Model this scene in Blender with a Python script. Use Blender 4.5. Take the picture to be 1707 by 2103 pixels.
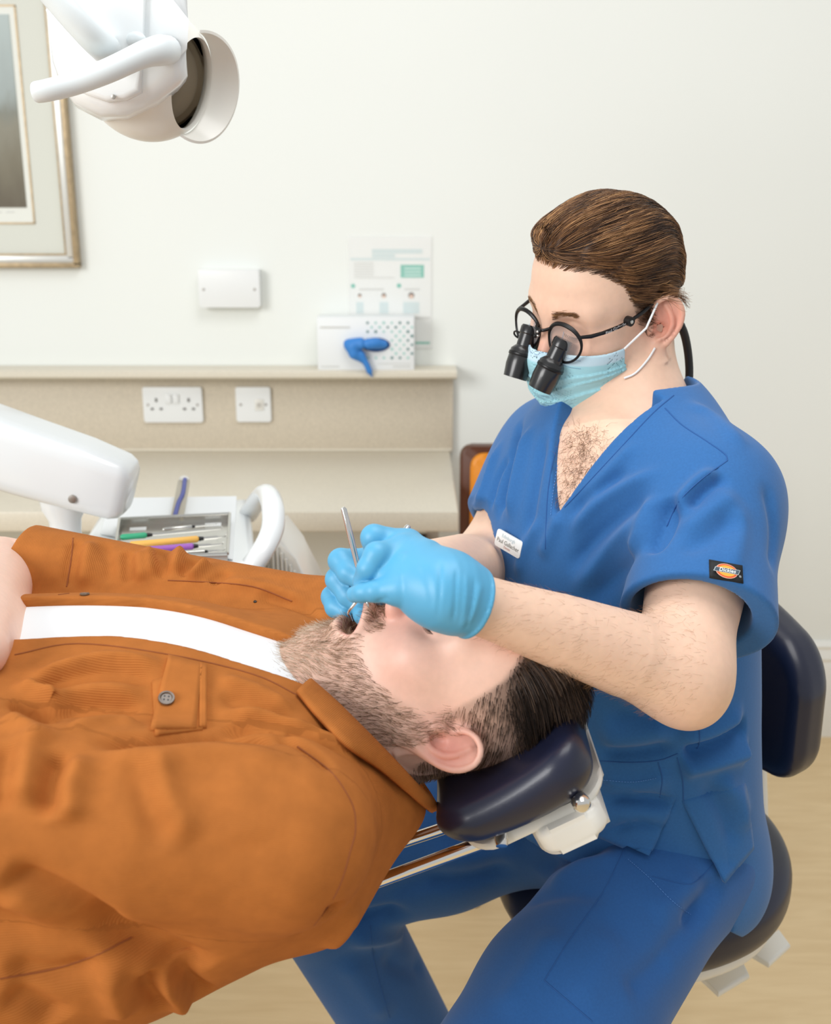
import bpy, bmesh, math, random
import numpy as np
from mathutils import Vector, Matrix, noise as mnoise
from mathutils.bvhtree import BVHTree

for o in list(bpy.data.objects):
    bpy.data.objects.remove(o, do_unlink=True)
SC = bpy.context.scene
COL = SC.collection
random.seed(7)
RNG = np.random.default_rng(11)

# ---------------------------------------------------------------- camera
FPX, TH, CAMZ = 2200.0, math.radians(15.5), 1.36
cam_data = bpy.data.cameras.new('camera')
cam_data.sensor_fit = 'VERTICAL'
cam_data.sensor_height = 36.0
cam_data.lens = FPX / 2103.0 * 36.0
cam_data.clip_start = 0.02
cam_data.dof.use_dof = True
cam_data.dof.focus_distance = 1.04
cam_data.dof.aperture_fstop = 6.3
cam = bpy.data.objects.new('camera', cam_data)
cam.location = (0, 0, CAMZ)
cam.rotation_euler = (math.pi / 2 - TH, 0, 0)
COL.objects.link(cam)
SC.camera = cam

# ---------------------------------------------------------------- world, lights, exposure
world = bpy.data.worlds.new('world')
SC.world = world
world.use_nodes = True
wb = world.node_tree.nodes['Background']
wb.inputs[0].default_value = (0.96, 0.98, 1.0, 1)
wb.inputs[1].default_value = 0.56

def area_light(name, loc, target, size, size_y, power, color=(1, 1, 1)):
    ld = bpy.data.lights.new(name, 'AREA')
    ld.shape = 'RECTANGLE'
    ld.size, ld.size_y = size, size_y
    ld.energy = power
    ld.color = color
    o = bpy.data.objects.new(name, ld)
    o.location = loc
    d = Vector(target) - Vector(loc)
    o.rotation_euler = d.to_track_quat('-Z', 'Y').to_euler()
    COL.objects.link(o)
    return o

area_light('window_daylight', (-2.3, -0.9, 2.1), (0.1, 1.3, 0.9), 1.6, 1.4, 70, (1.0, 0.995, 0.985))
area_light('ceiling_panel_light', (0.3, 0.9, 2.75), (0.3, 1.1, 0.0), 1.2, 1.2, 19, (1.0, 0.99, 0.975))

SC.view_settings.view_transform = 'Standard'
SC.view_settings.look = 'None'
SC.view_settings.exposure = 0.13
SC.view_settings.gamma = 1.0
SC.view_settings.use_curve_mapping = False
SC.cycles.use_denoising = True

# ---------------------------------------------------------------- helpers
def ray_dir(px, py):
    u, v = (px - 853.5) / FPX, (py - 1051.5) / FPX
    return np.array([u, math.cos(TH) - v * math.sin(TH), -math.sin(TH) - v * math.cos(TH)])

CAM = np.array([0, 0, CAMZ])
def P(px, py, Y):
    d = ray_dir(px, py)
    return CAM + d * (Y / d[1])
def PZ(px, py, z):
    d = ray_dir(px, py)
    return CAM + d * ((z - CAMZ) / d[2])

def lin(r, g, b):
    f = lambda c: (c / 255 / 12.92) if c / 255 <= 0.04045 else ((c / 255 + 0.055) / 1.055) ** 2.4
    return (f(r), f(g), f(b), 1.0)

def mat(name, rgb, rough=0.5, metal=0.0, noise_scale=None, noise_amt=0.08, bump_scale=None, bump=0.1, bump_dist=0.001,
        sheen=0.0, spec=0.5, sss=0.0, coat=0.0, attr=None, ior=None, trans=0.0, alpha=1.0, stretch=None, detail=3.0):
    m = bpy.data.materials.new(name)
    m.use_nodes = True
    nt = m.node_tree
    b = nt.nodes['Principled BSDF']
    c = lin(*rgb) if max(rgb) > 1.0 else (*rgb, 1)
    b.inputs['Base Color'].default_value = c
    b.inputs['Roughness'].default_value = rough
    b.inputs['Metallic'].default_value = metal
    b.inputs['Specular IOR Level'].default_value = spec
    if sheen:
        b.inputs['Sheen Weight'].default_value = sheen
        b.inputs['Sheen Roughness'].default_value = 0.5
    if sss:
        b.inputs['Subsurface Weight'].default_value = sss
        b.inputs['Subsurface Radius'].default_value = (1.0, 0.35, 0.2)
        b.inputs['Subsurface Scale'].default_value = 0.006
    if coat:
        b.inputs['Coat Weight'].default_value = coat
        b.inputs['Coat Roughness'].default_value = 0.15
    if ior:
        b.inputs['IOR'].default_value = ior
    if trans:
        b.inputs['Transmission Weight'].default_value = trans
    if alpha < 1:
        b.inputs['Alpha'].default_value = alpha
    tc = nt.nodes.new('ShaderNodeTexCoord')
    src = tc.outputs['Object']
    if stretch:
        mp = nt.nodes.new('ShaderNodeMapping')
        mp.inputs['Scale'].default_value = stretch
        nt.links.new(src, mp.inputs['Vector'])
        src = mp.outputs['Vector']
    colsock = None
    if attr:
        at = nt.nodes.new('ShaderNodeAttribute')
        at.attribute_name = attr
        colsock = at.outputs['Color']
        nt.links.new(colsock, b.inputs['Base Color'])
    if noise_scale:
        n = nt.nodes.new('ShaderNodeTexNoise')
        n.inputs['Scale'].default_value = noise_scale
        n.inputs['Detail'].default_value = detail
        nt.links.new(src, n.inputs['Vector'])
        mr = nt.nodes.new('ShaderNodeMapRange')
        mr.inputs['From Min'].default_value = 0.3
        mr.inputs['From Max'].default_value = 0.7
        mr.inputs['To Min'].default_value = 1 - noise_amt
        mr.inputs['To Max'].default_value = 1 + noise_amt
        nt.links.new(n.outputs['Fac'], mr.inputs['Value'])
        mx = nt.nodes.new('ShaderNodeMix')
        mx.data_type = 'RGBA'
        mx.blend_type = 'MULTIPLY'
        mx.inputs['Factor'].default_value = 1.0
        if colsock:
            nt.links.new(colsock, mx.inputs['A'])
        else:
            mx.inputs['A'].default_value = c
        cb = nt.nodes.new('ShaderNodeCombineColor')
        for k in range(3):
            nt.links.new(mr.outputs['Result'], cb.inputs[k])
        nt.links.new(cb.outputs['Color'], mx.inputs['B'])
        nt.links.new(mx.outputs['Result'], b.inputs['Base Color'])
    if bump_scale:
        n2 = nt.nodes.new('ShaderNodeTexNoise')
        n2.inputs['Scale'].default_value = bump_scale
        n2.inputs['Detail'].default_value = 2.0
        nt.links.new(src, n2.inputs['Vector'])
        bp = nt.nodes.new('ShaderNodeBump')
        bp.inputs['Strength'].default_value = bump
        bp.inputs['Distance'].default_value = bump_dist
        nt.links.new(n2.outputs['Fac'], bp.inputs['Height'])
        nt.links.new(bp.outputs['Normal'], b.inputs['Normal'])
    return m

def tag(o, label=None, cat=None, group=None, kind=None):
    if label: o['label'] = label
    if cat: o['category'] = cat
    if group: o['group'] = group
    if kind: o['kind'] = kind
    return o

def empty(name, loc=(0, 0, 0), label=None, cat=None, group=None):
    o = bpy.data.objects.new(name, None)
    o.empty_display_size = 0.05
    o.location = loc
    COL.objects.link(o)
    tag(o, label, cat, group)
    return o

def adopt(o, parent):
    """parent a world-space mesh without moving it"""
    if parent is not None:
        o.parent = parent
        def wm(q):
            m = Matrix.Translation(q.location)
            return m if q.parent is None else wm(q.parent) @ q.matrix_parent_inverse @ m
        o.matrix_parent_inverse = wm(parent).inverted()
    return o

def link_mesh(name, me, material, parent=None, smooth=True):
    if smooth:
        me.polygons.foreach_set('use_smooth', np.ones(len(me.polygons), dtype=bool))
    if material is not None:
        me.materials.append(material)
    o = bpy.data.objects.new(name, me)
    COL.objects.link(o)
    return adopt(o, parent)

def np_mesh(name, V, F, material, parent=None, smooth=True, col=None, attrs=None):
    """V (n,3), F (m,k) with k = 3 or 4"""
    V = np.asarray(V, dtype=np.float32)
    F = np.asarray(F, dtype=np.int32)
    me = bpy.data.meshes.new(name)
    k = F.shape[1]
    me.vertices.add(len(V))
    me.vertices.foreach_set('co', V.ravel())
    me.loops.add(F.size)
    me.loops.foreach_set('vertex_index', F.ravel())
    me.polygons.add(len(F))
    me.polygons.foreach_set('loop_start', np.arange(0, F.size, k, dtype=np.int32))
    me.update(calc_edges=True)
    if col is not None:
        a = me.color_attributes.new('Col', 'FLOAT_COLOR', 'POINT')
        c4 = np.ones((len(V), 4), dtype=np.float32)
        c4[:, :3] = col
        a.data.foreach_set('color', c4.ravel())
    for kname, arr in (attrs or {}).items():
        a = me.attributes.new(kname, 'FLOAT', 'POINT')
        a.data.foreach_set('value', np.asarray(arr, dtype=np.float32))
    return link_mesh(name, me, material, parent, smooth)

class MB:
    """collects shapes into one bmesh and links them as ONE mesh object"""
    def __init__(self):
        self.bm = bmesh.new()
    def _bev(self, verts, w, seg=2):
        if w > 0:
            edges = {e for v in verts for e in v.link_edges}
            bmesh.ops.bevel(self.bm, geom=list(edges), offset=w, segments=seg, profile=0.5, affect='EDGES')
    def box(self, lo, hi, bev=0.0, seg=2, M=None):
        c = [(a + b) / 2 for a, b in zip(lo, hi)]
        s = [max(abs(b - a), 1e-5) for a, b in zip(lo, hi)]
        T = Matrix.Translation(c) @ Matrix.Diagonal((*s, 1))
        if M is not None:
            T = M @ T
        r = bmesh.ops.create_cube(self.bm, size=1.0, matrix=T)
        self._bev(r['verts'], bev, seg)
        return self
    def prism(self, pts, a, b, bev=0.0, seg=2, fn=None):
        """outline pts (2-D) extruded from level a to b; fn(x, y, w) -> world"""
        fn = fn or (lambda x, y, w: (x, y, w))
        v0 = [self.bm.verts.new(fn(x, y, a)) for x, y in pts]
        v1 = [self.bm.verts.new(fn(x, y, b)) for x, y in pts]
        n = len(pts)
        self.bm.faces.new(v0[::-1]); self.bm.faces.new(v1)
        for i in range(n):
            self.bm.faces.new((v0[i], v0[(i + 1) % n], v1[(i + 1) % n], v1[i]))
        if bev > 0:
            es = [e for e in {e for v in v0 + v1 for e in v.link_edges}
                  if (e.verts[0] in v0) == (e.verts[1] in v0)]
            bmesh.ops.bevel(self.bm, geom=es, offset=bev, segments=seg, profile=0.5, affect='EDGES')
        return self
    def tube(self, pts, radii, n=12, caps=True, flat=1.0):
        pts = [Vector(p) for p in pts]
        if not hasattr(radii, '__len__'):
            radii = [radii] * len(pts)
        rings, prev = [], None
        for i, p in enumerate(pts):
            t = (pts[min(i + 1, len(pts) - 1)] - pts[max(i - 1, 0)]).normalized()
            if prev is None:
                a = Vector((0, 0, 1)) if abs(t.z) < 0.9 else Vector((1, 0, 0))
                prev = (a - t * a.dot(t)).normalized()
            else:
                prev = (prev - t * prev.dot(t)).normalized()
            q = t.cross(prev)
            rings.append([self.bm.verts.new(p + (prev * math.cos(k * 2 * math.pi / n) * flat + q * math.sin(k * 2 * math.pi / n)) * radii[i]) for k in range(n)])
        for a, b in zip(rings, rings[1:]):
            for k in range(n):
                self.bm.faces.new((a[k], a[(k + 1) % n], b[(k + 1) % n], b[k]))
        if caps:
            self.bm.faces.new(rings[0][::-1]); self.bm.faces.new(rings[-1])
        return self
    def lathe(self, prof, origin, axis, n=32):
        """prof [(r, h)] turned about axis from origin"""
        o, t = Vector(origin), Vector(axis).normalized()
        a = Vector((0, 0, 1)) if abs(t.z) < 0.9 else Vector((1, 0, 0))
        e1 = (a - t * a.dot(t)).normalized(); e2 = t.cross(e1)
        rings = []
        for r, h in prof:
            if r < 1e-6:
                rings.append([self.bm.verts.new(o + t * h)])
            else:
                rings.append([self.bm.verts.new(o + t * h + (e1 * math.cos(k * 2 * math.pi / n) + e2 * math.sin(k * 2 * math.pi / n)) * r) for k in range(n)])
        for A, B in zip(rings, rings[1:]):
            for k in range(n):
                k2 = (k + 1) % n
                if len(A) == 1 and len(B) == 1: continue
                if len(A) == 1: self.bm.faces.new((A[0], B[k2], B[k]))
                elif len(B) == 1: self.bm.faces.new((A[k], A[k2], B[0]))
                else: self.bm.faces.new((A[k], A[k2], B[k2], B[k]))
        return self
    def ball(self, c, r, sub=3):
        if not hasattr(r, '__len__'): r = (r, r, r)
        bmesh.ops.create_icosphere(self.bm, subdivisions=sub, radius=1.0, matrix=Matrix.Translation(c) @ Matrix.Diagonal((*r, 1)))
        return self
    def quad(self, *pts):
        self.bm.faces.new([self.bm.verts.new(p) for p in pts])
        return self
    def build(self, name, material, parent=None, smooth=True, angle=40, move=None):
        bmesh.ops.recalc_face_normals(self.bm, faces=self.bm.faces)
        me = bpy.data.meshes.new(name)
        if move is not None:
            bmesh.ops.transform(self.bm, matrix=move, verts=self.bm.verts)
        self.bm.to_mesh(me)
        self.bm.free()
        o = link_mesh(name, me, material, parent, smooth)
        if smooth:
            try:
                me.set_sharp_from_angle(angle=math.radians(angle))
            except Exception:
                pass
        return o

def round_rect(w, h, r, n=6):
    pts = []
    for cx, cy, a0 in ((w / 2 - r, h / 2 - r, 0), (-w / 2 + r, h / 2 - r, 90), (-w / 2 + r, -h / 2 + r, 180), (w / 2 - r, -h / 2 + r, 270)):
        for k in range(n + 1):
            a = math.radians(a0 + 90 * k / n)
            pts.append((cx + r * math.cos(a), cy + r * math.sin(a)))
    return pts

def spline(pts, n=8):
    """Catmull-Rom through 3-D (or n-D) points"""
    A = [np.asarray(p, dtype=float) for p in pts]
    A = [2 * A[0] - A[1]] + A + [2 * A[-1] - A[-2]]
    out = []
    for i in range(1, len(A) - 2):
        p0, p1, p2, p3 = A[i - 1:i + 3]
        for k in range(n):
            t = k / n
            out.append(0.5 * ((2 * p1) + (-p0 + p2) * t + (2 * p0 - 5 * p1 + 4 * p2 - p3) * t * t + (-p0 + 3 * p1 - 3 * p2 + p3) * t ** 3))
    out.append(A[-2])
    return out

def text_mesh(s, size, shear=0.0, offset=0.0, space=1.0):
    """built-in font -> (verts, faces) as a flat mesh centred on the origin in the XY plane"""
    cu = bpy.data.curves.new('text', 'FONT')
    cu.body = s
    cu.size = size
    cu.shear = shear
    cu.offset = offset
    cu.space_character = space
    cu.align_x, cu.align_y = 'CENTER', 'CENTER'
    cu.resolution_u = 3
    o = bpy.data.objects.new('text', cu)
    COL.objects.link(o)
    dg = bpy.context.evaluated_depsgraph_get()
    me = bpy.data.meshes.new_from_object(o.evaluated_get(dg))
    bpy.data.objects.remove(o, do_unlink=True)
    bpy.data.curves.remove(cu)
    return me

def frame(origin, ex, ey):
    ex = Vector(ex).normalized(); ey = Vector(ey)
    ey = (ey - ex * ey.dot(ex)).normalized()
    ez = ex.cross(ey)
    M = Matrix((ex, ey, ez)).transposed().to_4x4()
    M.translation = Vector(origin)
    return M

def text_obj(name, s, size, M, material, parent, shear=0.0, offset=0.0, space=1.0):
    me = text_mesh(s, size, shear, offset, space)
    me.transform(M)
    me.materials.clear()
    return link_mesh(name, me, material, parent, smooth=False)
# ================================================================ the room
WY = 2.65
def rect(px0, py0, px1, py1, Y):
    a = P(px0, (py0 + py1) / 2, Y); b = P(px1, (py0 + py1) / 2, Y)
    t = P((px0 + px1) / 2, py0, Y); d = P((px0 + px1) / 2, py1, Y)
    return a[0], b[0], d[2], t[2]          # x0 x1 z0 z1

M_WALL = mat('wall_paint', (233, 236, 231), 0.75, noise_scale=1.3, noise_amt=0.012, bump_scale=90, bump=0.06, bump_dist=0.002)
M_SKIRT = mat('skirting_paint', (236, 235, 228), 0.4)
M_LAM = mat('worktop_laminate', (206, 195, 175), 0.5, noise_scale=260, noise_amt=0.10, detail=5)
M_LAMTOP = mat('worktop_laminate_top', (216, 208, 190), 0.42, noise_scale=260, noise_amt=0.06, detail=5)
M_PLASTIC = mat('white_plastic', (232, 234, 233), 0.35)
M_PLASTIC2 = mat('ivory_plastic', (226, 224, 216), 0.4)
M_DARKHOLE = mat('socket_hole', (92, 88, 84), 0.7)
M_SCREW = mat('screw_metal', (170, 165, 158), 0.35, metal=0.8)

def floor_material():
    m = mat('pale_oak_vinyl', (214, 186, 140), 0.45)
    nt = m.node_tree; b = nt.nodes['Principled BSDF']
    tc = nt.nodes.new('ShaderNodeTexCoord')
    mp = nt.nodes.new('ShaderNodeMapping'); mp.inputs['Scale'].default_value = (2.2, 16, 1)
    n = nt.nodes.new('ShaderNodeTexNoise'); n.inputs['Scale'].default_value = 3.0; n.inputs['Detail'].default_value = 6; n.inputs['Distortion'].default_value = 0.6
    cr = nt.nodes.new('ShaderNodeValToRGB')
    cr.color_ramp.elements[0].position = 0.3; cr.color_ramp.elements[0].color = lin(218, 190, 144)
    cr.color_ramp.elements[1].position = 0.72; cr.color_ramp.elements[1].color = lin(229, 203, 158)
    nt.links.new(tc.outputs['Object'], mp.inputs['Vector']); nt.links.new(mp.outputs['Vector'], n.inputs['Vector'])
    nt.links.new(n.outputs['Fac'], cr.inputs['Fac']); nt.links.new(cr.outputs['Color'], b.inputs['Base Color'])
    return m
M_FLOOR = floor_material()

tag(MB().box((-3.0, -1.6, -0.05), (3.0, WY + 0.1, 0.0)).build('floor', M_FLOOR, smooth=False), 'pale oak wood-grain vinyl floor of the treatment room', kind='structure')
tag(MB().box((-3.0, WY, 0.0), (3.0, WY + 0.1, 2.9)).build('wall_back', M_WALL, smooth=False), 'plain cream painted wall behind the dentist', kind='structure')
# tall moulded skirting board
sk = MB()
zt = P(1698, 1316, WY)[2]
prof = [(0, 0), (-0.022, 0), (-0.022, zt - 0.07), (-0.017, zt - 0.055), (-0.02, zt - 0.045), (-0.012, zt - 0.02), (-0.014, zt - 0.012), (-0.004, zt), (0, zt)]
sk.prism([(WY + y, z) for y, z in prof], P(945, 1200, WY)[0] + 0.02, 3.0, fn=lambda y, z, w: (w, y, z))
tag(sk.build('baseboard_back', M_SKIRT, angle=20), 'tall white moulded skirting board along the cream wall', kind='structure')

# ---------------------------------------------------------------- worktop with upstand
ZW = 0.79
xr = P(930, 905, WY - 0.02)[0]
xf = PZ(942, 1052, ZW)
YF = PZ(700, 1051, ZW)[1]
wt = empty('worktop', (-0.6, 2.3, ZW), 'speckled beige laminate worktop with tall upstand along the wall', 'worktop')
MB().box((-1.9, YF, ZW - 0.042), (xf[0], WY - 0.002, ZW), 0.004).build('worktop_board', M_LAMTOP, wt)
zl = P(500, 772, WY - 0.03)[2]
MB().box((-1.9, WY - 0.022, ZW), (xr, WY - 0.002, zl), 0.002).build('upstand', M_LAM, wt)
ledge = MB().prism([(WY - 0.002, zl), (WY - 0.085, zl), (WY - 0.092, zl + 0.006), (WY - 0.092, zl + 0.016), (WY - 0.085, zl + 0.022), (WY - 0.002, zl + 0.022)], -1.9, xr + 0.006, fn=lambda y, z, w: (w, y, z))
ledge.build('ledge', M_LAMTOP, wt)
ZL = zl + 0.022
MB().box((-1.9, WY - 0.03, ZW), (xr - 0.002, WY - 0.021, ZW + 0.007), 0.002).build('seal_strip', M_LAMTOP, wt)
# support below the worktop
xp0, xp1 = P(874, 1110, 2.45)[0], P(901, 1110, 2.45)[0]
MB().box((xp0, 2.43, 0.0), (xp1, 2.47, ZW - 0.042), 0.004).build('leg', M_PLASTIC2, wt)
MB().box((-1.05, 2.43, 0.0), (-1.01, 2.47, ZW - 0.042), 0.004).build('leg', M_PLASTIC2, wt)
MB().box((-1.8, 2.44, ZW - 0.10), (xp1, 2.46, ZW - 0.042), 0.003).build('rail', mat('rail_beige', (190, 178, 156), 0.6), wt)
xb = P(862, 1120, 2.44)
brk = MB().box((xb[0] - 0.012, 2.405, xb[2] - 0.02), (xb[0] + 0.016, 2.428, xb[2] + 0.035), 0.004).tube([(xb[0] - 0.01, 2.40, xb[2] - 0.01), (xb[0] + 0.02, 2.38, xb[2] + 0.01)], 0.006)
brk.build('bracket', mat('bracket_dark', (70, 62, 56), 0.4, metal=0.5), wt)

# ---------------------------------------------------------------- electrical plates
def plate(name, px, Y, depth, label, cat):
    x0, x1, z0, z1 = rect(*px, Y)
    o = empty(name, ((x0 + x1) / 2, Y, (z0 + z1) / 2), label, cat)
    MB().prism(round_rect(x1 - x0, z1 - z0, 0.004), 0, depth, bev=0.0025, fn=lambda x, z, w: ((x0 + x1) / 2 + x, Y - w, (z0 + z1) / 2 + z)).build('plate', M_PLASTIC, o)
    return o, (x0 + x1) / 2, (z0 + z1) / 2, x1 - x0, z1 - z0
YS = WY - 0.022
o, cx, cz, w, h = plate('double_socket', (296, 794, 417, 866), YS, 0.010, 'white double power socket on the beige upstand', 'socket')
for s in (-1, 1):
    for dx, dz, bw, bh in ((0, 0.012, 0.005, 0.009), (-0.011, -0.010, 0.007, 0.005), (0.011, -0.010, 0.007, 0.005)):
        x = cx + s * 0.040 + dx; z = cz + dz
        MB().box((x - bw / 2, YS - 0.0112, z - bh / 2), (x + bw / 2, YS - 0.0095, z + bh / 2)).build('pin_hole', M_DARKHOLE, o)
    MB().box((cx + s * 0.009 - 0.0075, YS - 0.015, cz + 0.004), (cx + s * 0.009 + 0.0075, YS - 0.009, cz + 0.026), 0.002).build('switch', M_PLASTIC, o)
    MB().lathe([(0, 0.0015), (0.003, 0.0012), (0.0034, 0)], (cx + s * 0.061, YS - 0.0098, cz), (0, -1, 0), 16).build('screw', M_SCREW, o)
o, cx, cz, w, h = plate('single_socket', (486, 794, 557, 865), YS, 0.010, 'white single telephone outlet plate on the beige upstand', 'socket')
for s in (-1, 1):
    MB().lathe([(0, 0.0015), (0.003, 0.0012), (0.0034, 0)], (cx + s * 0.031, YS - 0.0098, cz), (0, -1, 0), 16).build('screw', M_SCREW, o)
MB().box((cx + 0.004, YS - 0.013, cz - 0.014), (cx + 0.026, YS - 0.009, cz + 0.014), 0.002).build('shutter', M_PLASTIC2, o)
MB().box((cx + 0.009, YS - 0.0138, cz - 0.006), (cx + 0.020, YS - 0.0125, cz + 0.005)).build('port', mat('port_grey', (190, 186, 178), 0.6), o)
o, cx, cz, w, h = plate('junction_box', (414, 552, 537, 629), WY, 0.036, 'white blank junction box high on the cream wall', 'junction box')
for s in (-1, 1):
    MB().lathe([(0, 0.0015), (0.003, 0.0012), (0.0034, 0)], (cx + s * 0.061, WY - 0.0358, cz - 0.002), (0, -1, 0), 16).build('screw', M_SCREW, o)
MB().box((cx - w / 2 + 0.0, WY - 0.010, cz - h / 2), (cx + w / 2, WY - 0.008, cz + h / 2)).build('seam', mat('seam_grey', (205, 204, 198), 0.6), o)

# ---------------------------------------------------------------- laminated poster
px0, px1, pz0, pz1 = rect(718, 487, 886, 714, WY)
pw, ph = px1 - px0, pz1 - pz0
po = empty('poster', ((px0 + px1) / 2, WY - 0.002, (pz0 + pz1) / 2), 'laminated white instruction poster with teal heading taped to the wall', 'poster')
MB().box((px0, WY - 0.0022, pz0), (px1, WY - 0.0008, pz1)).build('paper', mat('poster_paper', (235, 237, 233), 0.5), po, smooth=False)
M_TEAL = mat('print_teal', (104, 190, 170), 0.6); M_PALE = mat('print_pale_blue', (206, 221, 220), 0.6)
M_GREY = mat('print_grey', (204, 205, 200), 0.6); M_BROWN = mat('print_brown', (96, 76, 60), 0.6); M_SKINP = mat('print_skin', (226, 190, 165), 0.6)
def pr(name, u0, v0, u1, v1, m, lift=0.0026):     # u, v in poster fractions from the top left
    MB().box((px0 + u0 * pw, WY - lift, pz1 - v1 * ph), (px0 + u1 * pw, WY - 0.002, pz1 - v0 * ph)).build(name, m, po, smooth=False)
def pdisc(name, u, v, r, m, lift=0.0026, sq=1.0):
    pts = [(r * math.cos(a), r * sq * math.sin(a)) for a in np.linspace(0, 2 * math.pi, 20)[:-1]]
    MB().prism(pts, 0.002, lift, fn=lambda x, z, w: (px0 + u * pw + x, WY - w, pz1 - v * ph + z)).build(name, m, po, smooth=False)
pr('printed_block', 0.28, 0.105, 0.89, 0.145, M_PALE); pr('printed_block', 0.28, 0.15, 0.56, 0.18, M_PALE); pr('printed_rule', 0.02, 0.185, 0.98, 0.205, M_PALE)
pr('printed_panel', 0.625, 0.245, 0.91, 0.36, M_TEAL)
for k in range(3): pr('printed_line', 0.67, 0.27 + 0.03 * k, 0.87, 0.285 + 0.03 * k, mat('print_white', (190, 226, 216), 0.6), 0.003)
for k in range(7): pr('printed_line', 0.06, 0.225 + 0.022 * k, 0.3 if k != 6 else 0.55, 0.233 + 0.022 * k, M_GREY)
for u, v in ((0.045, 0.435), (0.605, 0.432), (0.045, 0.765), (0.605, 0.765)): pdisc('printed_bullet', u, v, 0.0055, M_TEAL)
pr('printed_line', 0.12, 0.458, 0.42, 0.472, M_GREY); pr('printed_line', 0.67, 0.458, 0.86, 0.472, M_GREY)
for u, r, bw in ((0.125, 0.0045, 0.045), (0.42, 0.0058, 0.055), (0.755, 0.0075, 0.10)):
    pdisc('printed_hair', u, 0.52, r, M_BROWN); pdisc('printed_face', u, 0.53, r * 0.66, M_SKINP, 0.003)
    pr('printed_body', u - bw, 0.58, u + bw, 0.685, M_PALE)
pr('printed_line', 0.82, 0.50 + 0.515, 0.985, 0.50 + 0.53, M_TEAL) if False else pr('printed_line', 0.80, 0.985 - 0.27, 0.985, 0.985 - 0.25, M_GREY)
pr('printed_rule', 0.80, 0.945, 0.985, 0.965, M_TEAL)
# glossy lamination film
MB().box((px0 - 0.004, WY - 0.0040, pz0 - 0.004), (px1 + 0.004, WY - 0.0034, pz1 + 0.004)).build('lamination_film', mat('lamination', (250, 250, 250), 0.06, alpha=0.10), po, smooth=False)

# ---------------------------------------------------------------- glove box on the ledge
YB = WY - 0.086
bx0, bx1, bz0, bz1 = rect(652, 652, 851, 757, YB)
bz0 = ZL
gb = empty('glove_box', ((bx0 + bx1) / 2, YB, bz0), 'white cardboard glove dispenser box with teal diamond print on the ledge', 'box')
MB().box((bx0, YB, bz0), (bx1, WY - 0.008, bz1), 0.0012).build('carton', mat('glove_carton', (232, 235, 235), 0.5), gb)
bw, bh = bx1 - bx0, bz1 - bz0
M_DIA = mat('print_dark_teal', (108, 142, 140), 0.6); M_DIA2 = mat('print_light_teal', (165, 206, 198), 0.6)
ix = 0
for r in range(9):
    for c in range(6):
        u = 0.52 + 0.083 * c + (0.0415 if r % 2 else 0); v = 0.10 + 0.083 * r
        if u > 0.985 or (u < 0.74 and 0.33 < v < 0.70): continue
        x = bx0 + u * bw; z = bz1 - v * bh; s = 0.0042 * (0.85 + 0.3 * random.random())
        MB().prism([(x - s, z), (x, z - s), (x + s, z), (x, z + s)], YB - 0.0006, YB + 0.0004, fn=lambda a, b, w: (a, w, b)).build('printed_diamond', M_DIA if (r * 7 + c * 3 + ix) % 5 < 2 else M_DIA2, gb, smooth=False)
        ix += 1
for u0, v0, u1, v1 in ((0.03, 0.17, 0.34, 0.205), (0.03, 0.92, 0.22, 0.945), (0.62, 0.87, 0.96, 0.885), (0.78, 0.92, 0.96, 0.945)):
    MB().box((bx0 + u0 * bw, YB - 0.0005, bz1 - v1 * bh), (bx0 + u1 * bw, YB + 0.0004, bz1 - v0 * bh)).build('printed_line', M_GREY, gb, smooth=False)
# oval slot
ocx, ocz = P(772, 708, YB)[0], P(772, 708, YB)[2]
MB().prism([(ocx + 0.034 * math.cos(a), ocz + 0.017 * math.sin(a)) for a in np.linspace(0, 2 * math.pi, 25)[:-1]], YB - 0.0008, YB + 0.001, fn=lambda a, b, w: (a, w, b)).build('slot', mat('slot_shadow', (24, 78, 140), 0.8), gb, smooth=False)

# ---------------------------------------------------------------- framed picture
YP = WY - 0.003
fx1 = P(157, 400, WY)[0]
fz0 = P(90, 549, WY)[2]
fz1 = fz0 + 0.86; fx0 = fx1 - 0.72
pf = empty('framed_picture', ((fx0 + fx1) / 2, YP, (fz0 + fz1) / 2), 'framed tall print with wide grey mount and silver-gold moulding', 'picture')
M_GOLD = mat('frame_gold', (170, 150, 118), 0.42, metal=0.35, noise_scale=60, noise_amt=0.15); M_SILV = mat('frame_silver', (214, 214, 208), 0.3, metal=0.45)
def ring(x0, x1, z0, z1, w, y0, y1, name, m, bev=0.0015):
    b = MB()
    b.box((x0, y0, z0), (x1, y1, z0 + w), bev).box((x0, y0, z1 - w), (x1, y1, z1), bev)
    b.box((x0, y0, z0 + w * 0.5), (x0 + w, y1, z1 - w * 0.5), bev).box((x1 - w, y0, z0 + w * 0.5), (x1, y1, z1 - w * 0.5), bev)
    return b.build(name, m, pf)
ring(fx0, fx1, fz0, fz1, 0.012, YP - 0.026, YP, 'outer_moulding', M_GOLD)
ring(fx0 + 0.009, fx1 - 0.009, fz0 + 0.009, fz1 - 0.009, 0.020, YP - 0.021, YP, 'silver_moulding', M_SILV, 0.004)
ring(fx0 + 0.026, fx1 - 0.026, fz0 + 0.026, fz1 - 0.026, 0.007, YP - 0.018, YP, 'inner_moulding', M_GOLD)
MB().box((fx0 + 0.02, YP - 0.010, fz0 + 0.02), (fx1 - 0.02, YP - 0.002, fz1 - 0.02)).build('mount', mat('mount_grey', (214, 216, 206), 0.8), pf, smooth=False)
mx1 = P(75, 440, WY)[0]; mz0 = P(40, 460, WY)[2]; mx0 = fx0 + (fx1 - mx1); mz1 = P(10, 12, WY)[2]
ring(mx0, mx1, mz0, mz1, 0.004, YP - 0.0125, YP - 0.009, 'gilt_line', M_GOLD, 0)
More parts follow.
